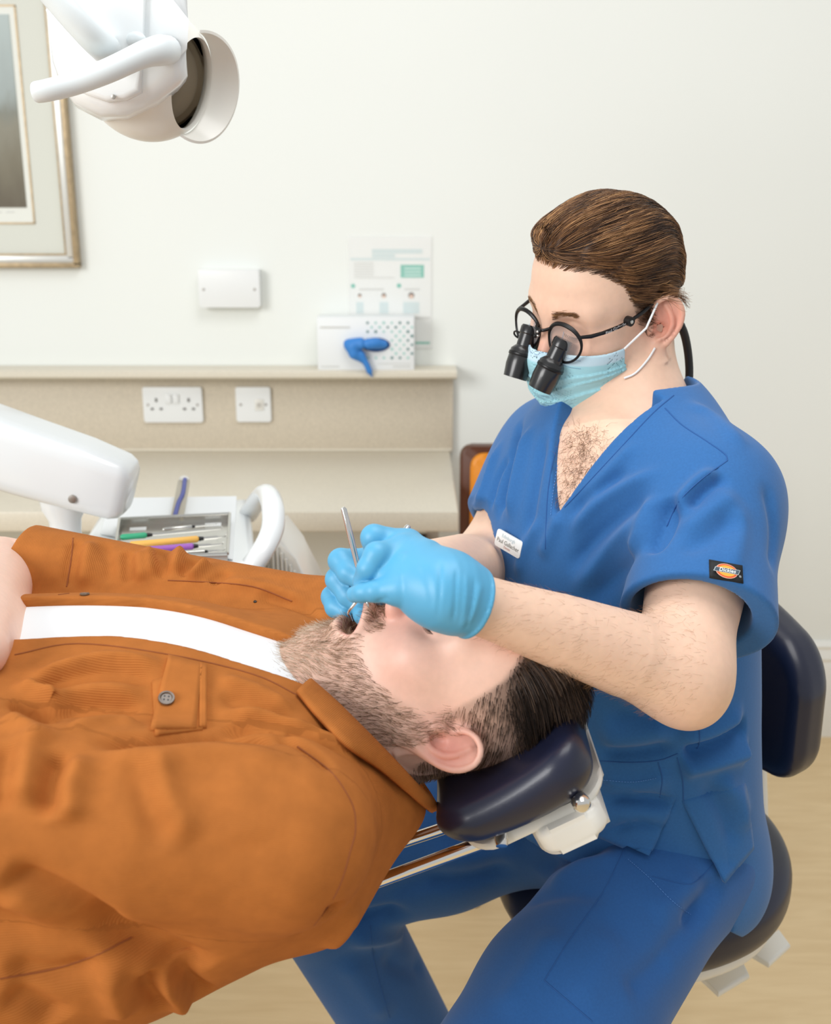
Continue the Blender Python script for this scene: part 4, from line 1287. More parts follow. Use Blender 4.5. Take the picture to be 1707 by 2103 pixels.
def skin_cols(V, hloc, base, pink):
    base = np.array(lin(*base)[:3]); pink = np.array(lin(*pink)[:3])
    w = np.zeros(len(V))
    r = length(hloc)
    inh = r < 0.16
    for c, rad, a in (((-0.014, 0.088, 0.0), 0.030, 0.85), ((0.105, 0, -0.03), 0.03, 0.6), ((0.07, 0.045, -0.025), 0.035, 0.35), ((0.07, -0.045, -0.025), 0.035, 0.35), ((-0.014, -0.088, 0.0), 0.03, 0.85)):
        w += a * np.exp(-(length(hloc - np.array(c, F32)) / rad) ** 2)
    w = np.clip(w * inh + 0.10 * fbm(V, 60, 1.0), 0, 1)
    return (base * (1 - w[:, None]) + pink * w[:, None]), inh
col, inh = skin_cols(BV, hl_, (238, 200, 174), (230, 156, 136))
# faint stubble on jaw and neck
st_w = np.clip((-0.035 - hl_[:, 2]) / 0.03, 0, 1) * np.clip((hl_[:, 0] + 0.01) / 0.03, 0, 1) * (length(hl_) < 0.17) * 0.22
col = col * (1 - st_w[:, None]) + np.array(lin(168, 128, 104)[:3]) * st_w[:, None]
hz_ = smooth01(hl_[:, 2] - hairline_d(hl_), -0.003, 0.014) * (length(hl_) < 0.16) * ((np.abs(hl_[:, 1]) < 0.078) | (hl_[:, 2] > 0.04)) * 0.6
col = col * (1 - hz_[:, None]) + np.array(lin(92, 66, 48)[:3]) * hz_[:, None]
body = np_mesh('body', BV, BF, M_SKIN, person, col=col)
body_bvh = bvh_of(BV, BF)

CV, CF = mesh_sdf(top_f, (-0.05, 0.86, 0.54), (0.56, 1.52, 1.24), 0.0030, newton=1)
CN = vert_normals(CV, CF); cb = bvh_of(CV, CF)
TOPF = [  # (photo polyline, height, width)
    ([(1380, 1018), (1364, 1080), (1330, 1142)], -0.012, 0.012),
    ([(1345, 1010), (1325, 1080), (1290, 1150)], 0.005, 0.014),
    ([(1373, 958), (1231, 1034), (1165, 1112)], 0.0045, 0.010), ([(1350, 1000), (1250, 1080), (1160, 1180)], -0.0045, 0.011),
    ([(1340, 1050), (1250, 1130), (1170, 1230)], 0.0045, 0.012), ([(1330, 1100), (1270, 1180), (1200, 1250)], -0.004, 0.012),
    ([(1300, 960), (1210, 1020), (1165, 1070)], -0.003, 0.008), ([(1320, 900), (1260, 960), (1190, 1040)], 0.003, 0.010),
    ([(1378, 1060), (1430, 998), (1480, 965)], 0.006, 0.010), ([(1408, 1050), (1455, 1000), (1500, 980)], -0.005, 0.008), ([(1395, 1105), (1460, 1050), (1520, 1010)], 0.004, 0.012),
    ([(1380, 1130), (1450, 1110), (1520, 1060)], -0.003, 0.012), ([(1570, 980), (1590, 1080), (1585, 1180)], -0.003, 0.010),
    ([(1500, 1180), (1520, 1100), (1515, 1020)], 0.0025, 0.012), ([(1400, 820), (1470, 860), (1540, 930)], 0.003, 0.012),
    ([(1068, 862), (1042, 977), (1020, 1075)], -0.007, 0.009), ([(1090, 870), (1062, 985), (1045, 1080)], 0.005, 0.010),
    ([(1120, 880), (1098, 1000), (1080, 1120)], -0.004, 0.009), ([(1030, 900), (1000, 990), (975, 1060)], 0.004, 0.008), ([(1045, 930), (1015, 1000), (1000, 1080)], -0.004, 0.006),
    ([(1110, 1150), (1140, 1080), (1155, 1050)], 0.003, 0.010), ([(1060, 1190), (1080, 1120), (1110, 1060)], 0.003, 0.010),
    ([(1400, 1552), (1470, 1528), (1534, 1488)], -0.011, 0.010, 0.15), ([(1390, 1580), (1470, 1560), (1536, 1540)], 0.008, 0.014, 0.15), ([(1380, 1515), (1460, 1500), (1530, 1460)], 0.006, 0.014),
    ([(1225, 1545), (1310, 1545), (1395, 1530)], -0.006, 0.010), ([(1225, 1520), (1310, 1510), (1390, 1490)], 0.005, 0.016), ([(1225, 1600), (1310, 1610), (1390, 1590)], 0.004, 0.014),
    ([(1240, 1640), (1320, 1640), (1395, 1655)], -0.005, 0.009), ([(1200, 1690), (1290, 1665), (1390, 1672)], 0.004, 0.010), ([(1250, 1700), (1310, 1690), (1370, 1695)], -0.004, 0.008),
    ([(1440, 1600), (1480, 1660), (1500, 1740)], -0.004, 0.012), ([(1470, 1590), (1515, 1640), (1525, 1700)], 0.005, 0.014), ([(1230, 1470), (1330, 1470), (1440, 1490)], -0.004, 0.014),
]
CV = folds(CV, CN, cb, [(a[0], a[1] * 1.7, a[2] * 0.82) + tuple(a[3:]) for a in TOPF], -0.011)
CN = vert_normals(CV, CF)
cb = bvh_of(CV, CF)
top_o = np_mesh('scrub_top', CV, CF, M_SCRUB, person)
HLk, KL = np.array([0.295, 1.095, 0.635]), np.array([0.015, 0.77, 0.50])
HRk, KR = np.array([0.19, 1.235, 0.635]), np.array([-0.125, 1.20, 0.53])
AL = np.array([0.06, 0.72, 0.10]); AR = np.array([0.045, 1.30, 0.08])
def trou_f(p):
    q = tl(p)
    d = ellip(q, (-0.01, 0, 0.64), (0.128, 0.172, 0.10))
    d = smin(d, chain(p, [HLk, HLk * 0.5 + KL * 0.5, KL], [0.090, 0.094, 0.080], 0.02), 0.06)
    d = smin(d, chain(p, [HRk, HRk * 0.5 + KR * 0.5, KR], [0.092, 0.086, 0.076], 0.02), 0.06)
    d = smin(d, chain(p, [KL, AL], [0.078, 0.062]), 0.03)
    d = smin(d, chain(p, [KR, AR], [0.076, 0.066]), 0.03)
    return d
TV, TFc = mesh_sdf(trou_f, (-0.28, 0.60, 0.02), (0.52, 1.45, 0.78), 0.0042, newton=1)
TN = vert_normals(TV, TFc); tb_ = bvh_of(TV, TFc)
TROF = [
    ([(1100, 1790), (1180, 1745), (1280, 1735)], -0.010, 0.014), ([(1120, 1830), (1200, 1775), (1290, 1760)], 0.005, 0.014), ([(1090, 1850), (1180, 1830), (1260, 1850)], -0.004, 0.012),
    ([(1480, 1800), (1440, 1860), (1400, 1900)], -0.006, 0.012), ([(1460, 1840), (1400, 1920), (1350, 1960)], -0.005, 0.012), ([(1440, 1790), (1380, 1850), (1330, 1880)], 0.005, 0.014),
    ([(1380, 1950), (1330, 2000), (1280, 2040)], -0.005, 0.012), ([(1150, 1900), (1080, 2010), (1020, 2090)], 0.004, 0.016), ([(1260, 1900), (1230, 1980), (1180, 2080)], 0.003, 0.016),
    ([(660, 1900), (740, 1890), (850, 1872)], -0.012, 0.014), ([(700, 1925), (780, 1925), (858, 1900)], 0.008, 0.014), ([(760, 1870), (840, 1820), (930, 1800)], -0.006, 0.014),
    ([(780, 1960), (830, 1990), (880, 1980)], -0.005, 0.012), ([(700, 1960), (760, 2040), (800, 2100)], 0.005, 0.016), ([(860, 1760), (960, 1760), (1080, 1730)], 0.006, 0.018), ([(870, 1800), (960, 1800), (1060, 1770)], -0.006, 0.014),
]
TV = folds(TV, TN, tb_, [(a[0], a[1] * 1.3) + tuple(a[2:]) for a in TROF])
tb_ = bvh_of(TV, TFc)
trou_o = np_mesh('trousers', TV, TFc, M_TROU, person)
# shoes
for A_k, sgn in ((AL, 1), (AR, 1)):
    c = np.array(A_k) + np.array([-0.05, -0.03, -0.055])
    def shoe_f(p, c=c):
        d = rcone(p, c + np.array([0.07, 0.05, 0.0]), c + np.array([-0.08, -0.06, -0.008]), 0.042, 0.036)
        return smax(d, -(p[:, 2] - 0.002), 0.01)
    sdf_obj('shoe', shoe_f, c - 0.17, c + 0.17, 0.008, M_BLACK, person)

# ---- gloves
def glove_f(H, W, Wh, E, cen, flare):
    ax = (E - W) / np.linalg.norm(E - W)
    c0 = W - ax * 0.022; c1 = W + ax * 0.006
    def f(p):
        d = hand_f(p, H, Wh, cen, 0.17, 0.0008)
        cuff = chain(p, [Wh, c0, c1], [0.0262, 0.0262, 0.0252 + flare])
        cuff = smax(cuff, (p - c1.astype(F32)) @ ax.astype(F32), 0.002)
        d = smin(d, cuff, 0.014)
        # rolled rim
        r = p - c1.astype(F32); t = r @ ax.astype(F32); rr_ = length(r - t[:, None] * ax.astype(F32))
        rim = np.sqrt((rr_ - (0.0255 + flare)) ** 2 + (t + 0.001) ** 2) - 0.0019
        return np.minimum(d, rim)
    return f
for H, W, Wh, E, cen, fl in ((LH, WL, WLh, EL, LC, 0.0022), (RH, WR, WRh, ER, RC, 0.001)):
    gf = glove_f(H, W, Wh, E, cen, fl)
    GV, GF = mesh_sdf(gf, cen - 0.16, cen + 0.16, 0.0016)
    GN = vert_normals(GV, GF)
    ax = (E - W) / np.linalg.norm(E - W)
    t = (GV - W.astype(F32)) @ ax.astype(F32)
    wr = np.clip((t + 0.07) / 0.05, 0, 1) * np.clip((0.003 - t) / 0.006, 0, 1)
    GV = GV + GN * (0.00035 * wr * fbm(GV @ np.stack([ax, np.cross(ax, [0, 0, 1.0]), np.cross(ax, np.cross(ax, [0, 0, 1.0]))]).T.astype(F32), 60, 2.0, 2, (6, 0.7, 0.7)) + 0.0005 * fbm(GV, 60, 3.0))[:, None]
    if W is WL:
        GN = vert_normals(GV, GF); gbv = bvh_of(GV, GF)
        GV = folds(GV, GN, gbv, [([(905, 1150), (903, 1220), (898, 1272)], -0.0008, 0.0016), ([(938, 1160), (936, 1220), (930, 1285)], -0.0010, 0.0016), ([(958, 1170), (957, 1230), (948, 1295)], 0.0009, 0.0022), ([(975, 1178), (970, 1240), (955, 1298)], -0.0009, 0.0014),
            ([(990, 1190), (975, 1250), (955, 1290)], 0.0012, 0.003), ([(860, 1150), (880, 1200), (890, 1260)], -0.0006, 0.003), ([(800, 1225), (785, 1232), (770, 1236)], -0.0008, 0.002), ([(830, 1130), (822, 1160), (818, 1195)], 0.0012, 0.006)])
    np_mesh('glove', GV, GF, M_GLOVE, person)

# ---- seams, pockets, labels of the scrubs
for pts in ([(1168, 858), (1140, 930), (1127, 1000), (1122, 1070), (1120, 1128)], [(1366, 838), (1400, 872), (1450, 905), (1488, 932), (1494, 946)], [(1160, 1042), (1200, 1000), (1270, 925), (1340, 850), (1384, 812)],
            [(1494, 946), (1440, 985), (1395, 1030), (1370, 1080)], [(1436, 1478), (1437, 1520), (1432, 1538)], [(1391, 1556), (1402, 1600), (1404, 1650)], [(1225, 1562), (1290, 1566), (1352, 1562), (1392, 1548)],
            [(1352, 1566), (1360, 1600), (1355, 1640)]):
    seam(cb, pts, M_SEAM, top_o)
for pts in ([(1178, 862), (1150, 935), (1137, 1000), (1132, 1060)], [(1240, 1602), (1300, 1606), (1350, 1598)], [(965, 1058), (990, 1078), (1010, 1094)], [(1350, 1208), (1400, 1190), (1450, 1184), (1510, 1196), (1560, 1222)], [(1235, 1688), (1290, 1722), (1325, 1742)]):
    stitches(cb, pts, M_STITCH, top_o)
for pts in ([(1282, 1745), (1240, 1830), (1170, 1930), (1118, 2014)], [(1118, 2014), (1160, 2050), (1216, 2098)], [(1470, 1770), (1430, 1810), (1400, 1815), (1340, 1800)], [(760, 1900), (770, 1980), (800, 2090)]):
    seam(tb_, pts, M_SEAM, trou_o)
for pts in ([(1290, 1765), (1330, 1800), (1380, 1850), (1420, 1880)],):
    stitches(tb_, pts, M_STITCH, trou_o)
# hem panels of the top lying over the trousers
ub = bvh_of(np.concatenate([CV, TV]), np.concatenate([CF, TFc + len(CV)]))
patch(ub, [(1222, 1606), (1393, 1632), (1334, 1757), (1196, 1696)], 16, 14, 0.007, 0.0016, 'front_hem_panel', M_SCRUB, top_o, ramp=True)
patch(ub, [(1398, 1640), (1532, 1606), (1535, 1735), (1478, 1806)], 16, 14, 0.009, 0.0016, 'back_hem_panel', M_SCRUB, top_o, ramp=True)
# sleeve label
lab = patch(cb, [(1456, 1150), (1524, 1162), (1526, 1199), (1457, 1187)], 8, 5, 0.0004, 0.0008, 'sleeve_label', mat('label_black', (16, 18, 20), 0.7), top_o)
la_, ln_ = hit(cb, 1491, 1175); lx, _ = hit(cb, 1515, 1179); ly, _ = hit(cb, 1490, 1160)
LM = frame(la_ + ln_ * 0.0016, lx - la_, ly - la_)
def on_label(name, pts, w, m):
    MB().prism(pts, w, w + 0.0002, fn=lambda x, y, z: tuple(LM @ Vector((x, y, z)))).build(name, m, lab, smooth=False)
ell = lambda a, b: [(a * math.cos(t), b * math.sin(t)) for t in np.linspace(0, 2 * math.pi, 33)[:-1]]
on_label('emblem_rim', ell(0.0104, 0.0073), 0.0002, mat('label_cream', (240, 196, 170), 0.7))
on_label('emblem_ring', ell(0.0098, 0.0068), 0.0004, mat('label_red', (222, 92, 48), 0.7))
on_label('emblem_disc', ell(0.0082, 0.0054), 0.0006, mat('label_amber', (246, 172, 62), 0.7))
on_label('emblem_banner', [(-0.0128, -0.0018), (-0.0106, 0.0026), (0.0128, 0.0026), (0.0106, -0.0024)], 0.0008, mat('label_grey', (196, 204, 206), 0.7))
on_label('emblem_band', [(-0.0120, -0.0014), (-0.0102, 0.0021), (0.0121, 0.0021), (0.0102, -0.0019)], 0.0010, mat('label_slate', (70, 84, 96), 0.7))
text_obj('emblem_lettering', 'Dickies', 0.0050, LM @ Matrix.Translation((0.0, 0.0001, 0.0014)), mat('label_white', (236, 240, 240), 0.7), lab, shear=0.3, offset=0.0001, space=1.05)
text_obj('registered_mark', '\u00ae', 0.0030, LM @ Matrix.Translation((0.0118, -0.0042, 0.0014)), bpy.data.materials['label_grey'], lab)
# name badge on the right chest: rigid plate
bc, _ = hit(cb, 1054, 1116)
nrm = np.mean([hit(cb, 1054 + dx, 1116 + dy)[1] for dx in (-16, 0, 16) for dy in (-14, 0, 14)], axis=0); nrm /= np.linalg.norm(nrm)
nrm = nrm + np.array([-0.30, -0.45, 0.1]); nrm /= np.linalg.norm(nrm)
bd_ = ray_dir(1054 + 26, 1116 + 15) ; bx = CAM + bd_ * ((nrm @ (bc - CAM)) / (nrm @ bd_)) - bc
bd_ = ray_dir(1054 - 1, 1116 - 18); by = CAM + bd_ * ((nrm @ (bc - CAM)) / (nrm @ bd_)) - bc
bwid = 2 * np.linalg.norm(bx); bhei = 2 * np.linalg.norm(by)
BMx = frame(bc + nrm * 0.006, bx, by)
badge = MB().prism(round_rect(bwid, bhei, bhei * 0.14), -0.001, 0.0012, bev=0.0004, fn=lambda x, y, z: tuple(BMx @ Vector((x, y, z)))).build('name_badge', mat('badge_white', (232, 236, 236), 0.35), top_o)
text_obj('badge_name', 'Paul Gallacher', bwid * 0.150, BMx @ Matrix.Translation((0, -bhei * 0.08, 0.0014)), mat('badge_print', (88, 84, 72), 0.6), badge)
text_obj('badge_heading', 'Edinburgh', bwid * 0.13, BMx @ Matrix.Translation((-bwid * 0.02, bhei * 0.26, 0.0014)), mat('badge_pale_print', (178, 198, 206), 0.6), badge)
text_obj('badge_role', 'Dentist', bwid * 0.085, BMx @ Matrix.Translation((0, -bhei * 0.32, 0.0014)), mat('badge_red_print', (190, 120, 100), 0.6), badge)
# ---------------------------------------------------------------- dentist: hair
def cap_thick(q):
    t = 0.0035 + 0.0105 * smooth01(q[:, 2], 0.045, 0.10)
    t = t + 0.003 * smooth01(q[:, 0], 0.03, 0.08) * smooth01(q[:, 2], 0.07, 0.10)
    t *= 1 - 0.6 * smooth01(-q[:, 0], -0.01, 0.08)
    edge = smooth01(q[:, 2] - hairline_d(q), -0.004, 0.032)
    return t * (0.06 + 0.94 * edge)
def cap_local(q):
    return DH.f(q) - cap_thick(q)
def cap_f(p):
    q = DH.to_local(p)
    d = cap_local(q)
    line = np.maximum(hairline_d(q) + 0.004, 0.042 - 0.20 * np.clip(-q[:, 0] - 0.02, 0, 1))
    return smax(d, line - q[:, 2], 0.004) * HS
c0 = DH.to_world([[-0.01, 0, 0.06]])[0]
HV, HF = mesh_sdf(cap_f, c0 - 0.15, c0 + 0.15, 0.0026, newton=1)
# combed relief: ridges running front to back
ql = DH.to_local(HV); HNn = vert_normals(HV, HF)
ang = np.arctan2(ql[:, 1], ql[:, 2] - 0.0)
rel = np.sin(ang * 20 + 3.0 * fbm(ql, 20, 4.0)) * 0.6 + np.sin(ang * 47 + 4 * fbm(ql, 26, 6.0)) * 0.4
HV = HV + HNn * (0.0021 * rel * smooth01(ql[:, 2], 0.05, 0.08))[:, None]
M_HAIRCAP = mat('hair_dark_base', (62, 42, 28), 0.6, noise_scale=240, noise_amt=0.25)
np_mesh('hair', HV, HF, M_HAIRCAP, person)

def trace_strands(seed, field, fsurf, K, step, lift, rng):
    """walk over the surface fsurf = 0 (local axes) along a direction field"""
    pos = [seed]
    p = seed.astype(F32)
    for k in range(K - 1):
        d, g = sdf_grad(fsurf, p, 0.001)
        dr = field(p, k)
        dr = dr - np.einsum('ij,ij->i', dr, g)[:, None] * g
        dr /= np.maximum(length(dr), 1e-6)[:, None]
        p = p + dr * step
        d, g = sdf_grad(fsurf, p, 0.001)
        p = p - (d - lift[:, k + 1])[:, None] * g
        pos.append(p)
    return np.stack(pos, 1)

def pick_cols(n, cl, pal, rng):
    w = np.clip(cl + 0.25 * rng.normal(size=n), 0, 0.999)
    pal = np.array([lin(*c)[:3] for c in pal]); x = w * (len(pal) - 1); i = x.astype(int); f = (x - i)[:, None]
    return pal[i] * (1 - f) + pal[np.minimum(i + 1, len(pal) - 1)] * f

PAL_D = [(48, 32, 22), (84, 57, 38), (122, 85, 55), (160, 116, 74), (196, 150, 102)]
rng = np.random.default_rng(3)
n = 13000
w, fi = sample_surface(HV, HF, n, rng)
q = DH.to_local(w)
keep = (q[:, 2] > 0.03) & (np.abs(cap_local(q)) < 0.004)
q = q[keep]; n = len(q)
K = 8
def fld(p, k):
    b = np.zeros_like(p)
    top = smooth01(p[:, 2], 0.04, 0.10)
    b[:, 0] = -1
    b[:, 2] = -0.30 + 0.30 * top - 0.5 * smooth01(-p[:, 0], 0.02, 0.09)
    b[:, 1] = 0.18 * np.sign(p[:, 1]) * (1 - top) + 0.10 * fbm(p, 22, 8.0) + 0.22 * top * smooth01(p[:, 0], -0.02, 0.06)
    b[:, 2] += 0.10 * fbm(p, 24, 9.0)
    return b.astype(F32)
an = np.arctan2(q[:, 1], q[:, 2])
clump = np.sin(an * 20 + 3.0 * fbm(q, 20, 4.0)) * 0.5 + 0.35 * fbm(q, 55, 12.0)
lift = 0.0004 + 0.0030 * np.sin(np.linspace(0.15, 1, K) * math.pi)[None, :] * rng.random((n, 1)) + 0.0012 * np.clip(clump, -1, 1)[:, None]
ps = trace_strands(q, fld, cap_local, K, 0.0062, lift.astype(F32), rng)
cols = pick_cols(n, 0.42 + 0.30 * clump, PAL_D, rng)
strands_mesh('hair_strands', DH.to_world(ps.reshape(-1, 3)).reshape(ps.shape), 0.00026 + 0.00018 * rng.random(n), cols, M_HAIR, person)

# soft hairline: strands rooted in the skin along the edge, running back over the cap
n = 14000
w, fi = sample_surface(BV, BF[(length(hl_) < 0.15)[BF].all(axis=1)], 60000, rng)
q = DH.to_local(w); e_ = q[:, 2] - hairline_d(q)
q = q[(e_ > -0.005) & (e_ < 0.014) & (q[:, 2] > 0.03) & (np.abs(DH.f(q)) < 0.002)][:4200]; n = len(q); K = 7
lift = (np.linspace(0, 1, K)[None, :] * (0.006 + 0.006 * rng.random((n, 1)))).astype(F32)
ps = trace_strands(q, fld, DH.f, K, 0.0050, lift, rng)
strands_mesh('hairline_strands', DH.to_world(ps.reshape(-1, 3)).reshape(ps.shape), 0.00018 + 0.0001 * rng.random(n), pick_cols(n, 0.42 + 0.2 * fbm(q, 60, 3.0), PAL_D, rng), M_HAIR, person)

# short clipped sides, sideburns and nape
n = 11000
fc_ = hl_[BF[:, 0]]
fm = (length(fc_) < 0.15) & (fc_[:, 2] > hairline_d(fc_) - 0.006) & (fc_[:, 2] < 0.07) & (fc_[:, 1] > -0.02)
w, fi = sample_surface(BV, BF[fm], n, rng)
q = DH.to_local(w)
hd = hairline_d(q)
inside = (q[:, 2] > hd + 0.0025 * rng.normal(size=n)) & (q[:, 2] < 0.075) & ~((np.abs(q[:, 1]) > 0.0785) & (q[:, 2] < 0.036))
dens = 0.25 + 0.75 * smooth01(q[:, 2] - hd, 0.0, 0.03)
inside &= rng.random(n) < dens
q = q[inside]; n = len(q)
def fld2(p, k):
    b = np.zeros_like(p); b[:, 0] = -0.85 + 0.2 * fbm(p, 50, 2.0); b[:, 2] = -0.40 + 0.2 * fbm(p, 40, 5.0)
    return b.astype(F32)
K = 4
lift = (np.linspace(0.0, 1, K)[None, :] * (0.0012 + 0.002 * rng.random((n, 1)))).astype(F32)
ps = trace_strands(q, fld2, DH.f, K, 0.0032, lift, rng)
cols = pick_cols(n, 0.30 + 0.1 * fbm(q, 40, 3.0), PAL_D, rng)
strands_mesh('clipped_side_hair', DH.to_world(ps.reshape(-1, 3)).reshape(ps.shape), 0.00016 + 0.00008 * rng.random(n), cols, M_HAIR, person)
# eyebrows
n = 500
yy = rng.random(n) * 0.036 + 0.012; sg = np.where(rng.random(n) < 0.5, 1, -1)
q = np.stack([np.full(n, 0.10), yy * sg, 0.0275 + 0.005 * np.sin((yy - 0.012) / 0.036 * 2.6) + 0.0022 * rng.normal(size=n)], 1).astype(F32)
for _ in range(6):
    d, g = sdf_grad(DH.f, q, 0.001); q = q - d[:, None] * g
def fld3(p, k):
    b = np.zeros_like(p); b[:, 1] = np.sign(p[:, 1]); b[:, 2] = 0.25; return b.astype(F32)
ps = trace_strands(q, fld3, DH.f, 4, 0.0022, np.tile(np.linspace(0, 0.0012, 4), (n, 1)).astype(F32), rng)
for sd_ in (1, -1):
    k_ = sg == sd_
    strands_mesh('eyebrow', DH.to_world(ps[k_].reshape(-1, 3)).reshape(ps[k_].shape), 0.0002, pick_cols(k_.sum(), np.full(k_.sum(), 0.55), PAL_D, rng), M_HAIR, person)
def lash(Hd, s, t):
    q = np.array([[0.09, s * (0.032 + t * 0.022), 0.0025 - 0.0045 * (1 - 4 * t * t)]], F32)
    for _ in range(6):
        d, g = sdf_grad(Hd.f, q, 0.001); q = q - d[:, None] * g
    e = q + g * 0.0042 + np.array([[0, s * t * 0.004, -0.0035]], F32)
    return Hd.to_world(q)[0], Hd.to_world(e)[0]
# eyelashes of the lowered lids
for s in (1, -1):
    b = MB()
    for k in range(16):
        t = k / 15 - 0.5
        a, e = lash(DH, s, t)
        b.tube([a, (a + e) / 2 + np.array([0, 0, -0.0006]), e], [0.00025, 0.0002, 0.0001], 4)
    b.build('eyelashes', mat('lash_brown', (52, 36, 28), 0.6) if s == 1 else bpy.data.materials['lash_brown'], person)

# chest hair in the V of the neckline
n = 420
cen = []
for _ in range(n * 3):
    px, py = random.gauss(1195, 28), random.uniform(875, 1045)
    px -= (py - 950) * 0.10
    a, nn = hit(body_bvh, px, py)
    t_, tn = hit(cb, px, py)
    if a is None: continue
    if t_ is not None and np.linalg.norm(t_ - CAM) < np.linalg.norm(a - CAM): continue
    cen.append((a, nn))
if cen:
    A = np.array([c[0] for c in cen]); NN = np.array([c[1] for c in cen]); n = len(A)
    Kk = 5
    dirs = rng.normal(size=(n, 3)) * 0.5 + np.array([0.1, 0, -0.7]); pos = [A]
    for k in range(Kk - 1):
        dirs = dirs + rng.normal(size=(n, 3)) * 0.35 - NN * (0.18 * (k > 1))
        dd = dirs / np.linalg.norm(dirs, axis=1, keepdims=True)
        dd = dd + NN * 0.35 * (k < 2)
        pos.append(pos[-1] + dd * (0.0028 + 0.0015 * rng.random((n, 1))))
    strands_mesh('chest_hair', np.stack(pos, 1), 0.00014, pick_cols(n, np.full(n, 0.45), PAL_D, rng), M_HAIR, person)

# ---------------------------------------------------------------- face mask
def hull_f(q):
    d = DH.f(q)
    d = smin(d, ellip(q, (0.058, 0, -0.052), (0.058, 0.056, 0.062)), 0.03)
    d = smin(d, ellip(q, (0.032, 0, -0.098), (0.056, 0.053, 0.043)), 0.03)
    return d
def mask_f(p):
    q = DH.to_local(p)
    ay = np.abs(q[:, 1])
    d = hull_f(q)
    sh = np.abs(d - 0.0035 - 0.013 * smooth01(-q[:, 2], 0.05, 0.10) * smooth01(0.065 - q[:, 0], 0.0, 0.05)) - 0.0011
    top = q[:, 2] - (-0.012 - 0.06 * ay)
    back = (0.044 - 1.25 * np.clip(-0.056 - q[:, 2], 0, 1)) - q[:, 0]
    bot = -0.140 - q[:, 2]
    r = np.maximum(np.maximum(top, back), bot)
    return smax(sh, r * 0.9, 0.0015) * HS
c0 = DH.to_world([[0.06, 0, -0.06]])[0]
MV, MF = mesh_sdf(mask_f, c0 - 0.11, c0 + 0.11, 0.0014, newton=1)
mq = DH.to_local(MV); MN = vert_normals(MV, MF)
pl = np.zeros(len(MV), F32)
for z0, am in ((-0.058, 1), (-0.074, 1), (-0.090, 1)):
    zz = mq[:, 2] - z0 - 0.35 * (np.abs(mq[:, 1]) - 0.02) * (1 if z0 < -0.07 else 0.4) * np.sign(np.abs(mq[:, 1]) - 0.0)
    pl += 0.0021 * np.clip(zz / 0.012, -0.3, 1) * (zz < 0.012) * (zz > -0.0012)
out = (hull_f(mq) > 0.003)
MV = MV + MN * ((pl + 0.0010 * fbm(mq, 45, 7.0)) * out)[:, None]
wmix = smooth01(mq[:, 2] + 0.06 * np.abs(mq[:, 1]), -0.026, -0.024)[:, None]
mcol = np.array(lin(164, 216, 226)[:3]) * (1 - wmix) + np.array(lin(196, 224, 236)[:3]) * wmix
M_MASK2 = mat('mask_fabric', (168, 218, 226), 0.85, attr='Col', bump_scale=1300, bump=0.25, bump_dist=0.0003, spec=0.2)
mask_o = np_mesh('face_mask', MV, MF, M_MASK2, person, col=mcol)
mask_bvh = bvh_of(MV, MF)
def loc_hull(x0, y, z):
    q = np.array([[x0, y, z]], F32)
    for _ in range(8):
        d, g = sdf_grad(hull_f, q, 0.001); q = q - (d - 0.0052)[:, None] * g
    return DH.to_world(q)[0]
for off in (-0.004, -0.0145):
    bt = MB()
    for k in range(46):
        y0 = -0.058 + 0.116 * k / 46; y1 = y0 + 0.0016
        bt.tube([loc_hull(0.1, y0, -0.013 - 0.06 * abs(y0) + off), loc_hull(0.1, y1, -0.013 - 0.06 * abs(y1) + off)], 0.00028, 4)
    bt.build('mask_stitching', mat('mask_stitch', (120, 150, 184), 0.8) if off == -0.004 else bpy.data.materials['mask_stitch'], mask_o)['kind'] = 'stuff'
c1 = loc_hull(0.047, 0.0595, -0.018); c2 = DH.to_world([[0.010, 0.066, -0.078]])[0]
lp_ = trace(body_bvh, [(1282, 778), (1304, 768), (1328, 741), (1345, 714)], 4, 0.0016)
b_ = DH.to_world([[-0.004, 0.083, 0.026]])[0]
for pts_ in ([c1, (c1 + b_) / 2 + DH.dir([0.0, 0.008, 0.0]), b_], lp_):
    MB().tube(pts_, 0.0012, 8).build('ear_loop', M_WHITECLOTH, mask_o)

# ---------------------------------------------------------------- magnifying glasses (a thing of its own)
gl = empty('magnifying_glasses', tuple(DH.to_world([[0.1, 0, 0]])[0]), 'black framed magnifying glasses with two loupe barrels on the dentist', 'glasses')
M_FRAME = mat('black_frame_metal', (20, 20, 21), 0.36, metal=0.3)
M_LENS = mat('spectacle_lens', (250, 250, 252), 0.02, alpha=0.13)
M_LOUPE = mat('loupe_black', (26, 26, 27), 0.30, coat=0.3)
M_GLASSDK = mat('loupe_glass', (16, 18, 22), 0.05, coat=1.0)
def W_(x, y, z): return tuple(DH.to_world([[x, y, z]])[0])
def lens_pt(s, a, r=1.0):
    y = 0.0350 + 0.0262 * math.cos(a) * r; z = 0.0015 + 0.0228 * math.sin(a) * r * (1.0 if math.sin(a) > 0 else 1.08)
    x = 0.106 - 0.10 * (y - 0.0345) * 0.9 - 0.10 * z - 6.0 * (y - 0.034) ** 2
    return W_(x, s * y, z)
